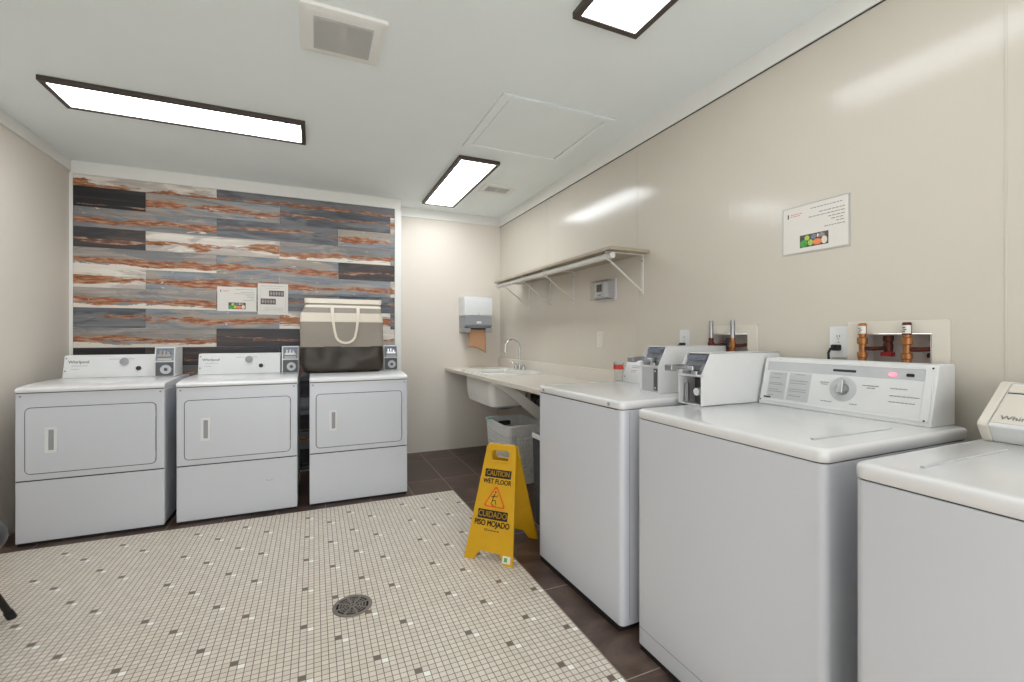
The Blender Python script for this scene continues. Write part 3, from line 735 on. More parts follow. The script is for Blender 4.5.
# remove the top cap, add inner skin
b.bm.faces.ensure_lookup_table()
top = [f for f in b.bm.faces if len(f.verts) > 10 and f.calc_center_median().z > 0.8]
bmesh.ops.delete(b.bm, geom=top, context='FACES')
b.build('basin', M['sinkw'], t, ang=50, solid=0.006)
MB().ring(rrect(1.30, 1.87, 3.47, 4.25, 0.04, 6), rrect(1.352, 1.753, 3.538, 4.182, 0.05, 6), 'z', CZ1 - 0.001, CZ1 + 0.011).build('rim', M['sinkw'], t, bevel=0.002, seg=2)
MB().lathe([(0.03, 0.591), (0.03, 0.595), (0.02, 0.596)], 20, 'z', (1.50, 3.80, 0)).build('drain', M['chrome'], t)
MB().box((1.3345, 3.60, 0.685), (1.3365, 3.66, 0.697)).build('maker_mark', M['text'], t)
MB().box((1.50, 3.4935, 0.72), (1.58, 3.497, 0.735)).build('maker_plate', M['textd'], t)
b = MB().tube([(1.50, 3.80, 0.590), (1.50, 3.80, 0.570), (1.53, 3.80, 0.552), (1.60, 3.80, 0.550), (1.66, 3.80, 0.555), (1.72, 3.80, 0.565), (XR, 3.80, 0.56)], 0.018, 12); b.build('drain_pipe', M['dgrey'], t)
MB().tube([(1.56, 3.66, 0.606), (1.62, 3.64, 0.585), (1.72, 3.63, 0.58), (1.86, 3.62, 0.60)], 0.009, 10).build('supply_hose', M['black'], t)

t = thing('faucet', 'chrome gooseneck faucet with two lever handles behind the sink', 'faucet', (1.80, 3.93, CZ1 + 0.011))
MB().prism(rrect(-0.025, 0.025, -0.10, 0.10, 0.02), 'z', 0, 0.012).build('base_plate', M['chrome'], t, bevel=0.003)
pts = [(0, 0, 0.012), (0, 0, 0.20)] + [(-0.075 + 0.075 * math.cos(R(a)), 0, 0.21 + 0.075 * math.sin(R(a))) for a in range(0, 181, 18)] + [(-0.15, 0, 0.17), (-0.15, 0, 0.158)]
MB().tube(pts, 0.0095, 12).build('spout', M['chrome'], t)
MB().lathe([(0.012, 0.148), (0.012, 0.168)], 16, 'z', (-0.15, 0, 0)).build('aerator', M['steel'], t)
MB().lathe([(0.02, 0.0), (0.018, 0.03), (0.012, 0.05)], 18, 'z').build('collar', M['chrome'], t)
for s in (-1, 1):
    MB().lathe([(0.018, 0.012), (0.016, 0.035), (0.01, 0.048)], 16, 'z', (0, 0.085 * s, 0)).tube([(0, 0.085 * s, 0.042), (-0.02, 0.105 * s, 0.062), (-0.035, 0.13 * s, 0.078)], [0.007, 0.006, 0.005], 10).build('handle', M['chrome'], t)

# ------------------------------------------------------------------ hampers under the counter
def hamper(name, label, cat, loc, wx, wy, h, m, mr, holes, taper=0.82, rz=0):
    t = thing(name, label, cat, loc, rz)
    nz = 30
    def ringpts(f, z):
        a, c = wx / 2 * f, wy / 2 * f
        return rrect(-a, a, -c, c, 0.045, 4)
    # resample outline to even steps
    def even(poly, n):
        L = [0]; P = poly + [poly[0]]
        for p, q in zip(P, P[1:]): L.append(L[-1] + math.dist(p, q))
        out = []; j = 0
        for k in range(n):
            s = L[-1] * k / n
            while L[j + 1] < s: j += 1
            f = (s - L[j]) / max(1e-9, L[j + 1] - L[j]); out.append((P[j][0] + (P[j + 1][0] - P[j][0]) * f, P[j][1] + (P[j + 1][1] - P[j][1]) * f))
        return out
    n = 168
    bm = bmesh.new(); rings = []
    for i in range(nz + 1):
        z = h * i / nz * 0.97; f = taper + (1 - taper) * i / nz
        rings.append([bm.verts.new((x, y, z + 0.006)) for x, y in even(ringpts(f, z), n)])
    for i in range(nz):
        for k in range(n):
            if holes and 4 <= i <= nz - 6 and (i % 2 == 0) and (k % 3 == (i // 2 % 2)) and (k % 28) not in (0, 27): continue
            bm.faces.new((rings[i][k], rings[i][(k + 1) % n], rings[i + 1][(k + 1) % n], rings[i + 1][k]))
    bm.faces.new(rings[0][::-1])
    b = MB(); b.bm = bm
    b.build('body', m, t, solid=0.004, ang=50)
    o_ = [(x * 1.04, y * 1.04) for x, y in rrect(-wx / 2, wx / 2, -wy / 2, wy / 2, 0.05, 6)]; i_ = [(x * 0.95, y * 0.95) for x, y in rrect(-wx / 2, wx / 2, -wy / 2, wy / 2, 0.05, 6)]
    MB().ring(o_, i_, 'z', h * 0.95, h).build('rim', mr, t, bevel=0.006)
    return t
bk = hamper('laundry_basket', 'tall white perforated plastic laundry basket under the countertop', 'laundry basket', (1.555, 3.50, 0), 0.35, 0.48, 0.49, M['plastic'], M['plastic'], True, 0.86)
MB().prism(rrect(-0.06, 0.06, 0.405, 0.445, 0.015), 'y', 0.222, 0.232).build('handle_opening', M['gasket'], bk)
tc = tag(MB().box((-0.02, -0.015, -0.004), (0.02, 0.02, 0.002)).build('cloth_scrap', M['teal'], None, bevel=0.002), 'small teal cloth scrap over the rim of the white laundry basket', 'cloth')
tc.location = (1.376, 3.62, 0.4945)
bn = hamper('waste_bin', 'dark bin with white rim under the countertop, behind the caution sign', 'waste bin', (1.43, 2.51, 0), 0.30, 0.24, 0.58, M['gasket'], M['plastic'], False, 0.88)
# dark service box on the wall under the counter
t = thing('utility_box', 'black utility box with hose ends on the wall below the countertop', 'utility box', (1.82, 3.60, 0.50))
MB().box((0.0, -0.22, 0), (XR - 1.82, 0.14, 0.17)).build('box', M['black'], t, bevel=0.006)
for y in (-0.08, 0.04): MB().tube([(0.0, y, 0.15), (-0.03, y, 0.14), (-0.035, y, 0.05), (0.0, y, 0.04)], 0.014, 10).build('hose', M['dgrey'], t)

# ------------------------------------------------------------------ caution sign
def caution_sign():
    A, Bp = Vector((0.742, 2.345, 0)), Vector((0.936, 2.133, 0))       # front feet, left and right seen from the camera
    xd = (Bp - A).normalized(); bd = Vector((-xd.y, xd.x, 0))           # bd points to the back panel
    mid = (A + Bp) / 2; W0 = (Bp - A).length
    H = 0.584; SP = 0.375; L = math.hypot(H, SP / 2)
    t = thing('wet_floor_sign', 'yellow folding caution wet floor sign standing at the edge of the mosaic floor', 'wet floor sign', mid + bd * SP / 2)
    org = mid + bd * SP / 2
    upf = (bd * (SP / 2 - 0.012) + Vector((0, 0, H))).normalized(); upb = (-bd * (SP / 2 - 0.012) + Vector((0, 0, H))).normalized()
    L = math.hypot(H, SP / 2 - 0.012)
    wt = 0.178
    def half(v, f=1): return (W0 / 2 + (wt / 2 - W0 / 2) * v / L) * f
    def outline():
        # x,y outline with foot notch; y up
        return [(-W0 / 2, 0), (-W0 / 2 + 0.055, 0), (-W0 / 2 + 0.085, 0.05), (W0 / 2 - 0.085, 0.05), (W0 / 2 - 0.055, 0), (W0 / 2, 0),
                (half(L - 0.02), L - 0.02), (half(L) - 0.014, L), (-half(L) + 0.014, L), (-half(L - 0.02), L - 0.02)]
    def panel(name, mtx):
        b = MB(); bm = b.bm
        th = 0.011
        # build the face as strips so that the hand hole is a real opening
        hx, h0, h1 = 0.048, L - 0.085, L - 0.035
        polys = [
            [(-W0 / 2, 0), (-W0 / 2 + 0.055, 0), (-W0 / 2 + 0.085, 0.05), (-half(0.05), 0.05)],
            [(W0 / 2 - 0.085, 0.05), (W0 / 2 - 0.055, 0), (W0 / 2, 0), (half(0.05), 0.05)],
            [(-half(0.05), 0.05), (-W0 / 2 + 0.085, 0.05), (W0 / 2 - 0.085, 0.05), (half(0.05), 0.05), (half(h0), h0), (hx, h0), (-hx, h0), (-half(h0), h0)],
            [(-half(h0), h0), (-hx, h0), (-hx - 0.006, (h0 + h1) / 2), (-hx, h1), (-half(h1), h1)],
            [(hx, h0), (half(h0), h0), (half(h1), h1), (hx, h1), (hx + 0.006, (h0 + h1) / 2)],
            [(-half(h1), h1), (-hx, h1), (hx, h1), (half(h1), h1), (half(L - 0.012), L - 0.012), (half(L) - 0.012, L), (-half(L) + 0.012, L), (-half(L - 0.012), L - 0.012)],
        ]
        vd = {}
        def V(p, z):
            k = (round(p[0], 5), round(p[1], 5), z)
            if k not in vd: vd[k] = bm.verts.new((p[0], p[1], z))
            return vd[k]
        edges = {}
        for poly in polys:
            bm.faces.new([V(p, 0) for p in poly]); bm.faces.new([V(p, -th) for p in poly][::-1])
            for p, q in zip(poly, poly[1:] + poly[:1]):
                k = tuple(sorted(((round(p[0], 5), round(p[1], 5)), (round(q[0], 5), round(q[1], 5)))))
                edges[k] = edges.get(k, []) + [(p, q)]
        for k, l in edges.items():
            if len(l) == 1:
                p, q = l[0]; bm.faces.new((V(p, 0), V(q, 0), V(q, -th), V(p, -th)))
        return b.build(name, M['yellow'], t, bevel=0.0012, seg=2, xf=mtx)
    mf = frame_mtx(mid - org, xd, upf)
    fp = panel('front_panel', mf)
    midb = mid + bd * SP
    mb_ = frame_mtx(midb - org, -xd, upb)
    bp = panel('back_panel', mb_)
    b = MB()
    ring_in, ring_out = rrect(-0.054, 0.054, L - 0.09, L - 0.03, 0.02), rrect(-0.062, 0.062, L - 0.098, L - 0.022, 0.024)
    b.ring(ring_out, ring_in, 'z', 0, 0.004); b.build('handle_rim', M['yellow'], fp, xf=mf, bevel=0.001)
    top = mid + bd * SP / 2 - org + Vector((0, 0, H - 0.008))
    MB().tube([top - xd * wt * 0.45, top + xd * wt * 0.45], 0.011, 12).build('hinge', M['yellow'], t)
    # raised rib above the feet
    MB().box((-half(0.14) + 0.004, 0.139, 0), (half(0.14) - 0.004, 0.142, 0.0015)).build('rib', M['yellow'], fp, xf=mf)
    # print
    def plate(x, y, w, h): return MB().box((x - w / 2, y - h / 2, 0.0), (x + w / 2, y + h / 2, 0.0008))
    T = lambda x, y: mf @ Matrix.Translation((x, y, 0.0012))
    plate(0.0, 0.452, 0.158, 0.044).build('caution_plate', M['signblack'], fp, xf=mf)
    text('CAUTION', 0.040, T(0, 0.452), M['yellow'], fp, 'caution_lettering', bold=0.0006, sx=0.78)
    text('WET FLOOR', 0.036, T(0, 0.408), M['signblack'], fp, 'wet_floor_lettering', bold=0.0008, sx=0.84)
    plate(-0.004, 0.236, 0.178, 0.047).build('cuidado_plate', M['signblack'], fp, xf=mf)
    text('CUIDADO', 0.043, T(-0.004, 0.236), M['yellow'], fp, 'cuidado_lettering', bold=0.0006, sx=0.86)
    text('PISO MOJADO', 0.040, T(-0.002, 0.19), M['signblack'], fp, 'piso_mojado_lettering', bold=0.0012, sx=0.82)
    bars(mf, [(-0.022, 0.045, 0.157)], M['signblack'], fp, 'maker_print', h=0.005, t=0.0008)
    MB().ring([(-0.034 + 0.010 * math.cos(2 * PI * k / 16), 0.158 + 0.007 * math.sin(2 * PI * k / 16)) for k in range(16)],
              [(-0.034 + 0.006 * math.cos(2 * PI * k / 16), 0.158 + 0.004 * math.sin(2 * PI * k / 16)) for k in range(16)], 'z', 0, 0.0008).build('maker_emblem', M['signblack'], fp, xf=mf)
    # warning triangle
    def tri(cx, cy, r, rr):
        out = []
        for k in range(3):
            a = R(90 + 120 * k); px, py = cx + (r - rr * 2) * math.cos(a), cy + (r - rr * 2) * math.sin(a)
            for q in range(-2, 3): out.append((px + rr * math.cos(a + R(30 * q)), py + rr * math.sin(a + R(30 * q))))
        return out
    MB().ring(tri(0, 0.314, 0.080, 0.011), tri(0, 0.314, 0.066, 0.008), 'z', 0, 0.0009).build('warning_triangle', M['signred'], fp, xf=mf)
    b = MB()   # slipping figure
    b.tube([(-0.004, 0.345, 0.0005), (-0.012, 0.325, 0.0005), (-0.016, 0.308, 0.0005)], 0.003, 6)
    b.tube([(-0.016, 0.308, 0.0005), (0.002, 0.312, 0.0005), (0.008, 0.290, 0.0005)], 0.0026, 6)
    b.tube([(-0.014, 0.307, 0.0005), (-0.022, 0.293, 0.0005), (-0.010, 0.284, 0.0005)], 0.0026, 6)
    b.tube([(-0.010, 0.333, 0.0005), (0.008, 0.330, 0.0005), (0.014, 0.34, 0.0005)], 0.0022, 6)
    b.tube([(-0.010, 0.333, 0.0005), (-0.024, 0.326, 0.0005)], 0.0022, 6)
    b.lathe([(0.005, 0), (0.005, 0.0008)], 12, 'z', (-0.001, 0.354, 0))
    b.tube([(-0.028, 0.278, 0.0003), (0.0, 0.284, 0.0003), (0.022, 0.276, 0.0003)], 0.0014, 5)
    b.build('slipping_figure', M['signblack'], fp, xf=mf @ Matrix.Diagonal((1, 1, 0.25, 1)))
    MB().box((W0 / 2 - 0.062, 0.012, 0), (W0 / 2 - 0.016, 0.048, 0.0008)).build('sticker', M['paper'], fp, xf=mf)
    MB().box((W0 / 2 - 0.052, 0.020, 0.0008), (W0 / 2 - 0.034, 0.040, 0.0012)).build('sticker_print', M['green'], fp, xf=mf)
    # moulded relief on the inner side of the back panel
    mi = mb_ @ Matrix.Translation((0, 0, -0.011)) @ Matrix.Diagonal((-1, 1, -1, 1))
    MB().ring(rrect(-0.07, 0.07, 0.22, 0.255, 0.008), rrect(-0.064, 0.064, 0.226, 0.249, 0.006), 'z', 0, 0.0012).build('relief', M['yellow'], bp, xf=mi)
    return t
caution_sign()

# ------------------------------------------------------------------ floor drain
t = thing('floor_drain', 'round grey metal floor drain with slotted grate in the mosaic floor', 'floor drain', (0.155, 2.118, 0))
def circ(r, n=48): return [(r * math.cos(2 * PI * k / n), r * math.sin(2 * PI * k / n)) for k in range(n)]
MB().lathe([(0.078, 0.0), (0.078, 0.0012)], 48).build('drain_well', M['holes'], t)
MB().ring(circ(0.084), circ(0.068), 'z', 0.0, 0.004).build('ring', M['drainm'], t, bevel=0.0015)
b = MB()
for r in (0.016, 0.030, 0.043, 0.056): b.ring(circ(r + 0.0024), circ(r - 0.0024), 'z', 0.001, 0.0034)
for k in range(8):
    a = R(45 * k + 12); d = Vector((math.cos(a), math.sin(a), 0)); p = Vector((-d.y, d.x, 0)) * 0.003
    q = [d * 0.004 - p, d * 0.069 - p * 1.6, d * 0.069 + p * 1.6, d * 0.004 + p]
    b.prism([(v.x, v.y) for v in q], 'z', 0.001, 0.0036)
for k in range(36):
    a = R(10 * k); d = Vector((math.cos(a), math.sin(a), 0)); p = Vector((-d.y, d.x, 0)) * 0.0015
    q = [d * 0.03 - p, d * 0.06 - p, d * 0.06 + p, d * 0.03 + p]
    if k % 2: b.prism([(v.x, v.y) for v in q], 'z', 0.001, 0.0032)
b.build('grate', M['drainm'], t)

# ------------------------------------------------------------------ paper towel dispenser
t = thing('paper_towel_dispenser', 'white and grey paper towel dispenser on the back wall with brown towel hanging', 'paper towel dispenser', (1.570, YB, -0.014))
W_ = 0.154
prof = [(0, 1.63), (-0.16, 1.63), (-0.195, 1.615), (-0.215, 1.58), (-0.215, 1.425), (0, 1.425)]
MB().prism(prof, 'x', -W_, W_).build('cover', M['plastic'], t, bevel=0.012, seg=4)
prof = [(0, 1.424), (-0.212, 1.424), (-0.212, 1.33), (-0.175, 1.30), (0, 1.30)]
lo = MB().prism(prof, 'x', -W_ + 0.004, W_ - 0.004)
lo.box((-W_ + 0.004, -0.205, 1.255), (-W_ + 0.07, 0, 1.30)); lo.box((W_ - 0.07, -0.205, 1.255), (W_ - 0.004, 0, 1.30))
lo.build('lower_housing', M['grey'], t, bevel=0.006)
MB().box((-W_ + 0.07, -0.17, 1.285), (W_ - 0.07, -0.02, 1.3005)).build('towel_slot', M['black'], t)
MB().box((-0.026, -0.219, 1.345), (0.026, -0.2125, 1.368)).build('lock_plate', M['plastic'], t, bevel=0.002)
MB().lathe([(0.006, -0.216), (0.006, -0.212)], 12, 'y', (0, 0, 1.445)).build('lock', M['grey'], t)
bm = MB(); nx, nz = 14, 12; g = []
for i in range(nx + 1):
    x = -0.095 + 0.19 * i / nx; f = i / nx
    zb = 1.095 - (0 if f < 0.5 else (f - 0.5) * 0.13) + 0.004 * math.sin(f * 9)
    g.append([bm.bm.verts.new((x, -0.150 - 0.03 * (1 - j / nz) ** 0.6 * 0.6 + 0.003 * math.sin(f * 5 + j * 0.4), zb + (1.30 - zb) * j / nz)) for j in range(nz + 1)])
for i in range(nx):
    for j in range(nz): bm.bm.faces.new((g[i][j], g[i + 1][j], g[i + 1][j + 1], g[i][j + 1]))
bm.build('paper_towel', M['kraft'], t, ang=60, solid=0.0008)

# ------------------------------------------------------------------ wall shelf with hanging rod
t = thing('wall_shelf', 'long grey brown wall shelf with white rod and brackets on the right wall', 'shelf', (0, 0, 0))
SX, SY0, SY1, SZ = 1.597, 2.208, 4.075, 1.731
MB().box((SX, SY0, SZ - 0.02), (XR, SY1, SZ)).build('board', M['board'], t, bevel=0.002)
for y in (2.275, 3.09, 3.49, 3.91):
    b = MB()
    b.box((SX + 0.015, y - 0.007, SZ - 0.026), (XR, y + 0.007, SZ - 0.0205))
    b.box((XR - 0.006, y - 0.009, 1.462), (XR, y + 0.009, SZ - 0.0205))
    b.tube([(SX + 0.03, y, SZ - 0.028), (SX + 0.02, y, 1.67), (SX + 0.05, y, 1.655), (XR - 0.006, y, 1.48)], 0.0055, 8)
    br = b.build('bracket', M['wire'], t)
    MB().ring([(SX + 0.035 + 0.024 * math.cos(a), 1.682 + 0.024 * math.sin(a)) for a in [2 * PI * k / 20 for k in range(20)]],
              [(SX + 0.035 + 0.026 * math.cos(a), 1.682 + 0.026 * math.sin(a)) for a in [2 * PI * k / 20 for k in range(20)]], 'y', y - 0.007, y + 0.007).build('rod_holder', M['wire'], br)
    for z in (1.48, SZ - 0.06): MB().lathe([(0.0045, XR - 0.006), (0.0045, XR - 0.009)], 10, 'x', (0, y, z)).build('screw', M['dgrey'], br)
MB().tube([(SX + 0.035, SY0 + 0.02, 1.682), (SX + 0.035, SY1 - 0.02, 1.682)], 0.0185, 18).build('hanging_rod', M['wire'], t)

# ------------------------------------------------------------------ things on the right wall
t = thing('thermostat', 'white thermostat inside clear guard box on the right wall, under the shelf', 'thermostat', (XR, 2.675, 1.522))
MB().box((-0.008, -0.135, -0.076), (0, 0.105, 0.076)).build('base_plate', M['guard'], t, bevel=0.002)
th_ = MB().box((-0.05, -0.05, -0.052), (-0.008, 0.06, 0.055)).build('body', M['plastic'], t, bevel=0.005)
MB().box((-0.0515, -0.028, -0.012), (-0.05, 0.034, 0.04)).build('screen', M['screen'], th_)
MB().box((-0.052, -0.02, -0.04), (-0.05, 0.02, -0.03)).build('button', M['grey'], th_)
b = MB().ring(rrect(-0.11, 0.10, -0.066, 0.066, 0.008), rrect(-0.106, 0.096, -0.062, 0.062, 0.006), 'x', -0.06, -0.008); b.box((-0.0615, -0.108, -0.064), (-0.0595, 0.098, 0.064)); b.build('guard', M['clear'], t)

t = thing('blank_wall_plate', 'plain beige cover plate on the right wall above the counter end', 'wall plate', (XR, 2.735, 1.172))
MB().box((-0.006, -0.036, -0.058), (0, 0.036, 0.058)).build('plate', M['cream'], t, bevel=0.003)
for z in (-0.03, 0.03): MB().lathe([(0.003, -0.0065), (0.003, -0.006)], 8, 'x', (0, 0, z)).build('screw', M['grey'], t)

def outlet(label, y, z, wide=0.036):
    t = thing('wall_outlet', label, 'outlet', (XR, y, z), group='power outlets behind the washers')
    MB().box((-0.006, -wide, -0.062), (0, wide, 0.062)).build('plate', M['plastic'], t, bevel=0.003)
    for zz in (-0.021, 0.021):
        r = MB().prism([(0.016 * math.cos(a) , zz + max(-0.0125, min(0.0125, 0.016 * math.sin(a)))) for a in [2 * PI * k / 24 for k in range(24)]], 'x', -0.0075, -0.005).build('receptacle', M['plastic'], t)
        MB().box((-0.0082, 0.004, zz - 0.002), (-0.0072, 0.006, zz + 0.007)).box((-0.0082, -0.006, zz - 0.002), (-0.0072, -0.004, zz + 0.007)).box((-0.0082, -0.002, zz - 0.009), (-0.0072, 0.002, zz - 0.006)).build('slots', M['black'], r)
    MB().lathe([(0.003, -0.0066), (0.003, -0.006)], 8, 'x', (0, 0, 0)).build('screw', M['grey'], t)
    return t
outlet('white double outlet on the right wall with black plug, left of the open supply box', 1.112, 1.172)
outlet('white outlet plate half hidden behind the coin meter of the farthest washer', 1.92, 1.17)
def plug(label, y, z, group=None):
    t = thing('power_cord', label, 'power cord', (XR, y, z), group='black power cords')
    MB().box((-0.036, -0.014, -0.012), (-0.0085, 0.014, 0.012)).build('plug', M['black'], t, bevel=0.005)
    MB().tube([(-0.036, 0.0, 0), (-0.05, 0.004, -0.004), (-0.056, 0.008, -0.02), (-0.05, 0.01, -0.07), (-0.018, 0.012, -0.15), (-0.018, 0.012, -0.6)], 0.0045, 10).build('cord', M['black'], t)
    return t
plug('black power cord plugged into the outlet behind the middle washer', 1.112, 1.151)
plug('black power cord plugged into the outlet behind the farthest washer', 1.92, 1.149)

def supply_box(label, yc, z0, z1, w, hole, style, ypipes):
    t = thing('washer_supply_box', label, 'plumbing box', (XR, 0, 0), group='washer supply boxes')
    y0, y1 = yc - w / 2, yc + w / 2
    h0, h1, hz0, hz1 = hole
    o_ = [(y0, z0), (y1, z0), (y1, z1), (y0, z1)]; i_ = [(h0, hz0), (h1, hz0), (h1, hz1), (h0, hz1)]
    MB().ring(o_, i_, 'x', -0.012, -0.0002).build('frame', M['cream'], t, bevel=0.002)
    g = 0.0012
    MB().box((0.06, h0 + g, hz0 + g), (0.063, h1 - g, hz1 - g)).box((-0.01, h0 + g, hz0 + g), (0.06, h0 + 0.004, hz1 - g)).box((-0.01, h1 - 0.004, hz0 + g), (0.06, h1 - g, hz1 - g)) \
        .box((-0.01, h0 + 0.004, hz0 + g), (0.06, h1 - 0.004, hz0 + 0.004)).box((-0.01, h0 + 0.004, hz1 - 0.004), (0.06, h1 - 0.004, hz1 - g)).build('recessed_box', M['boxgrey'], t)
    for k, yp in enumerate(ypipes):
        dy = -0.055
        if style == 'arrestor':
            v = MB().lathe([(0.0125, 1.10), (0.0125, 1.115), (0.016, 1.118), (0.016, 1.135), (0.011, 1.138), (0.011, 1.165), (0.0165, 1.168), (0.0165, 1.188), (0.011, 1.192), (0.011, 1.20)], 20, 'z', (-0.035, yp, 0)).build('brass_body', M['brass'], t, ang=25)
            a = MB().lathe([(0.013, 1.20), (0.013, 1.238), (0.011, 1.243)], 20, 'z', (-0.035, yp, 0)).build('arrestor', M['copper'] if k else M['brass'], t)
            MB().prism([(-0.035 + 0.0135 * math.cos(R(a_)), yp + 0.0135 * math.sin(R(a_))) for a_ in range(120, 261, 14)], 'z', 1.205, 1.233).build('arrestor_label', M['paper'], a)
            bars(frame_mtx(Vector((-0.0492, yp + 0.006, 1.205)), (0, -1, 0), (0, 0, 1)), [(0.0, 0.01, 0.006), (0.002, 0.011, 0.013), (0.0, 0.009, 0.02)], M['textd'], a, h=0.003)
            MB().tube([(-0.035, yp, 1.15), (-0.03, yp + dy * 0.5, 1.15), (0.015, yp + dy, 1.152)], 0.008, 10).build('valve_stem', M['copper'], t)
            MB().lathe([(0.013, 1.138), (0.015, 1.16), (0.012, 1.175), (0.016, 1.178), (0.016, 1.198)], 16, 'z', (0.02, yp + dy, 0)).build('valve_body', M['copper'] if not k else M['black'], t)
            MB().box((0.004, yp + dy - 0.016, 1.122), (0.034, yp + dy + 0.018, 1.138)).build('valve_handle', M['redplastic'] if not k else M['black'], t, bevel=0.003)
        else:
            MB().lathe([(0.0105, 1.187), (0.0105, 1.272), (0.009, 1.275)], 18, 'z', (-0.04, yp, 0)).build('arrestor', M['steel'], t)
            MB().lathe([(0.012, 1.10), (0.012, 1.14), (0.016, 1.143), (0.016, 1.165), (0.012, 1.168), (0.0125, 1.187)], 18, 'z', (-0.04, yp, 0)).build('brass_body', M['brass'] if k else M['copper'], t, ang=25)
            MB().tube([(-0.04, yp, 1.152), (-0.03, yp - 0.03, 1.15), (0.015, yp - 0.05, 1.158)], 0.009, 10).build('valve_stem', M['copper'], t)
            MB().lathe([(0.014, 1.13), (0.016, 1.16), (0.013, 1.19)], 16, 'z', (0.02, yp - 0.055, 0)).build('valve_body', M['gasket'], t)
            MB().box((0.004, yp - 0.072, 1.112), (0.034, yp - 0.04, 1.128)).build('valve_handle', M['redplastic'] if not k else M['black'], t, bevel=0.003)
        MB().tube([(-0.037, yp, 1.10), (-0.037, yp, 1.06), (-0.03, yp, 1.0), (-0.03, yp, 0.6)], 0.011, 12).build('supply_hose', M['gasket'], t)
    return t
supply_box('white supply box behind the middle washer with two brass arrestor valves', 0.925, 1.085, 1.25, 0.305, (0.818, 1.03, 1.09, 1.205), 'arrestor', (1.012, 0.875))
supply_box('white supply box behind the farthest washer with two steel topped pipes', 1.60, 1.09, 1.25, 0.27, (1.515, 1.72, 1.10, 1.208), 'steel', (1.704, 1.575))

# notices
def green_bottle_photo(o, x0, y0, w, h, z):
    """little product picture: coloured shapes on a dark ground; o = (matrix, parent)"""
    mtx, par = o
    p = MB().box((x0, y0, 0), (x0 + w, y0 + h, z)).build('picture', M['photodk'], par, xf=mtx)
    def blob(cx, cy, rx, ry, m, k):
        MB().prism([(x0 + w * (cx + rx * math.cos(2 * PI * q / 14)), y0 + h * (cy + ry * math.sin(2 * PI * q / 14))) for q in range(14)], 'z', z, z + 0.0002 + 0.0001 * k).build('picture_shape', m, p, xf=mtx)
    blob(0.14, 0.30, 0.13, 0.30, M['green'], 0); blob(0.26, 0.72, 0.09, 0.2, M['lime'], 0); blob(0.38, 0.32, 0.09, 0.24, M['lime'], 1)
    blob(0.62, 0.30, 0.16, 0.24, M['orange'], 1); blob(0.86, 0.35, 0.10, 0.30, M['canvas'], 0); blob(0.5, 0.74, 0.1, 0.2, M['blue'], 0); blob(0.76, 0.78, 0.12, 0.16, M['photogr'], 0); blob(0.64, 0.78, 0.03, 0.14, M['paper'], 2)
def notice_landscape(label, mtx, w, h, loc):
    t = thing('posted_notice', label, 'notice', loc, group='posted notices')
    MB().box((0, 0, 0), (w, h, 0.0012)).build('sheet', M['paper'], t, xf=mtx)
    m2 = mtx @ Matrix.Translation((0, 0, 0.0012))
    s = w / 0.27
    L = [(0.45, 0.93, 0.90), (0.58, 0.95, 0.79), (0.42, 0.95, 0.72), (0.72, 0.95, 0.65), (0.76, 0.95, 0.59), (0.83, 0.95, 0.53), (0.66, 0.96, 0.46)]
    bars(m2, [(a * w, c * w, y * h) for a, c, y in L], M['text'], t, h=0.0036, t=0.0002)
    MB().prism([(0.075 * w, 0.78 * h), (0.095 * w, 0.78 * h), (0.098 * w, 0.84 * h), (0.088 * w, 0.89 * h), (0.078 * w, 0.87 * h)], 'z', 0, 0.0003).build('emblem', M['textd'], t, xf=m2)
    bars(m2, [(0.13 * w, 0.31 * w, 0.85 * h), (0.13 * w, 0.28 * w, 0.81 * h)], M['redink'], t, 'emblem_print', h=0.0026, t=0.0002)
    green_bottle_photo((m2, t), 0.28 * w, 0.09 * h, 0.44 * w, 0.27 * h, 0.0003)
    return t
# right wall notice in a thin clear sleeve
mt = frame_mtx((0, 0, 0), (0, -1, 0), (0, 0, 1))
t = notice_landscape('posted notice with colour picture on the right wall above the washers', mt, 0.265, 0.195, (XR - 0.0015, 1.343, 1.552))
MB().ring(rrect(-0.003, 0.271, -0.006, 0.199, 0.002, 2), rrect(-0.0005, 0.2685, -0.004, 0.1965, 0.002, 2), 'z', 0, 0.0018).build('sleeve_edge', M['lgrey'], t, xf=mt)
mt = frame_mtx((0, 0, 0), (1, 0, 0), (0, 0, 1))
notice_landscape('landscape notice with green and orange picture on the wood look wall', mt, 0.285, 0.205, (-0.738, YA - 0.008, 1.408))
t = thing('posted_notice', 'portrait notice with two grey pictures, right of the landscape notice on the wood look wall', 'notice', (-0.443, YA - 0.008, 1.385), group='posted notices')
w_, h_ = 0.232, 0.268
MB().box((0, 0, 0), (w_, h_, 0.0022)).build('sheet', M['paper'], t, xf=mt)
m2 = mt @ Matrix.Translation((0, 0, 0.0022))
MB().ring([(0.02, 0.02), (w_ - 0.02, 0.02), (w_ - 0.02, h_ - 0.018), (0.02, h_ - 0.018)], [(0.022, 0.022), (w_ - 0.022, 0.022), (w_ - 0.022, h_ - 0.02), (0.022, h_ - 0.02)], 'z', 0, 0.0003).build('border_line', M['lgrey'], t, xf=m2)
bars(m2, [(0.025, 0.2, 0.245), (0.05, 0.17, 0.228), (0.04, 0.2, 0.058), (0.05, 0.19, 0.046), (0.03, 0.2, 0.034)], M['text'], t, h=0.0024, t=0.0003)
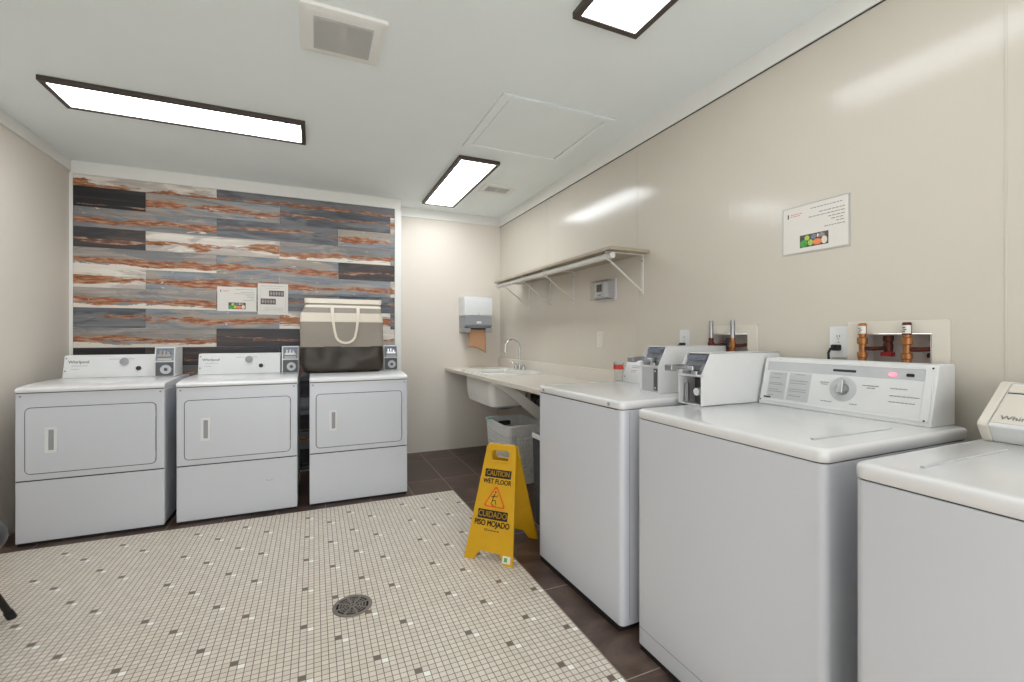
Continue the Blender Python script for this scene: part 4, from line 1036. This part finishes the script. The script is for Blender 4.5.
for x0, y0 in ((0.085, 0.158), (0.022, 0.088)):
    p = MB().box((x0, y0, 0), (x0 + 0.115, y0 + 0.05, 0.0004)).build('picture', M['photodk'], t, xf=m2)
    b = MB()
    for k in range(5): b.prism([(x0 + 0.016 + 0.021 * k + 0.0085 * math.cos(2 * PI * q / 10), y0 + 0.025 + 0.018 * math.sin(2 * PI * q / 10)) for q in range(10)], 'z', 0.0004, 0.0008)
    b.build('picture_shape', M['photogr'], p, xf=m2)

# ------------------------------------------------------------------ laundry bag on the third dryer
def bag():
    Z0 = 0.918
    t = thing('laundry_bag', 'tall two tone laundry bag, taupe over dark olive with cream straps, on a dryer', 'laundry bag', (0.205, 3.845, Z0))
    def secn(z, wl, wr, dp, amp=0.004):
        n = 64; pts = []
        for x, y in rrect(-wl, wr, -dp, dp, min(0.035, dp * 0.8), 5):
            pts.append((x, y))
        out = []
        P = pts + [pts[0]]; L = [0]
        for p, q in zip(P, P[1:]): L.append(L[-1] + math.dist(p, q))
        j = 0
        for k in range(n):
            s = L[-1] * k / n
            while L[j + 1] < s: j += 1
            f = (s - L[j]) / max(1e-9, L[j + 1] - L[j]); x = P[j][0] + (P[j + 1][0] - P[j][0]) * f; y = P[j][1] + (P[j + 1][1] - P[j][1]) * f
            nn = noise.noise(Vector((x * 7, y * 5 + 3, z * 8))) * amp * 2
            out.append((x + nn * 0.4, y + nn * (1 if abs(y) > dp * 0.5 else 0.3), z))
        return out
    def W(z):    # left, right half widths and half depth from height above the dryer
        K = [(0.0, 0.262, 0.272, 0.115), (0.02, 0.285, 0.292, 0.13), (0.08, 0.298, 0.306, 0.135), (0.2, 0.302, 0.306, 0.13), (0.39, 0.302, 0.300, 0.115), (0.46, 0.300, 0.296, 0.10), (0.495, 0.278, 0.292, 0.07), (0.52, 0.268, 0.290, 0.045), (0.57, 0.270, 0.296, 0.02)]
        for a, c in zip(K, K[1:]):
            if z <= c[0]:
                f = (z - a[0]) / (c[0] - a[0]); return [a[i] + (c[i] - a[i]) * f for i in (1, 2, 3)]
        return K[-1][1:]
    def part(name, z0, z1, m, grow=0.0, n=8, amp=0.006, cap=False):
        secs = []
        for k in range(n + 1):
            z = z0 + (z1 - z0) * k / n; a, c, d = W(z); secs.append(secn(z, a + grow, c + grow, d + grow, amp))
        b = MB(); b.loft(secs, cap=cap); return b.build(name, m, t, ang=60)
    part('base_section', 0.0, 0.202, M['olive'], 0.0, 12, 0.012, True)
    part('body_section', 0.198, 0.40, M['taupe'], 0.0015, 10, 0.006)
    part('wide_band', 0.39, 0.460, M['canvas'], 0.003, 5, 0.005)
    part('upper_section', 0.455, 0.555, M['taupe'], 0.0, 6, 0.004, True)
    part('narrow_band', 0.502, 0.522, M['canvas'], 0.003, 3, 0.004)
    part('rim_band', 0.537, 0.575, M['canvas'], 0.004, 4, 0.006, True)
    # handle: flat strap loop hanging in front
    for side in (-1, 1):
        P = []
        yf = lambda z: -(W(z)[2] + 0.010)
        xl, xr = -0.078, 0.112
        for z in (0.515, 0.47, 0.42, 0.36, 0.32): P.append((xl + (0.515 - z) ** 2 * 0.42, z))
        for k in range(9):
            a = PI + PI * k / 8; P.append(((xl + xr) / 2 + 0.074 * math.cos(a), 0.300 + 0.072 * math.sin(a)))
        for z in (0.32, 0.36, 0.42, 0.47, 0.515): P.append((xr - (0.515 - z) ** 2 * 0.42, z))
        b = MB(); rings = []
        pts = [Vector((x, (yf(max(0.2, min(z, 0.5))) if side < 0 else -yf(max(0.2, min(z, 0.5)))), z)) for x, z in P]
        for i, p in enumerate(pts):
            d = (pts[min(i + 1, len(pts) - 1)] - pts[max(0, i - 1)]).normalized(); nrm = Vector((0, 1, 0)); s = d.cross(nrm).normalized()
            hw = 0.0125 if (i < 3 or i > len(pts) - 4) else 0.009
            rings.append([p + s * hw - nrm * 0.003, p + s * hw + nrm * 0.003, p - s * hw + nrm * 0.003, p - s * hw - nrm * 0.003])
        b.loft(rings); b.build('strap_handle', M['canvas'], t, bevel=0.002, ang=50)
    return t
bag()

# ------------------------------------------------------------------ cup on the far washer
t = thing('plastic_cup', 'clear plastic cup with red band on the farthest washer', 'cup', (1.636, 2.178, HF + 0.001))
b = MB(); prof = [(0.021, 0.0), (0.024, 0.04), (0.029, 0.115), (0.0305, 0.117), (0.0275, 0.115), (0.0228, 0.04), (0.0195, 0.003)]
b.lathe(prof, 28); b.build('cup_wall', M['clear'], t, ang=60)
MB().ring(circ(0.0292, 28), circ(0.0280, 28), 'z', 0.070, 0.094).build('red_band', M['redink'], t, ang=60)
MB().ring(circ(0.0312, 28), circ(0.0290, 28), 'z', 0.111, 0.118).build('lip', M['lgrey'], t, ang=60)

# ------------------------------------------------------------------ black stool at the left edge
t = thing('stool', 'black round stool cut by the left edge, one splayed leg on the mosaic floor', 'stool', (-1.36, 2.33, 0))
MB().lathe([(0.235, 0.375), (0.262, 0.382), (0.272, 0.40), (0.272, 0.43), (0.262, 0.447), (0.235, 0.455)], 48).build('seat', M['blackgloss'], t, ang=60)
for k in range(4):
    a = R(56 + 90 * k); c_, s_ = math.cos(a), math.sin(a)
    lg = MB().tube([(0.17 * c_, 0.17 * s_, 0.38), (0.325 * c_, 0.325 * s_, 0.02)], 0.0125, 14).build('leg', M['blackgloss'], t)
    MB().tube([(0.318 * c_, 0.318 * s_, 0.035), (0.333 * c_, 0.333 * s_, 0.0)], 0.0155, 14).build('foot_cap', M['black'], lg)
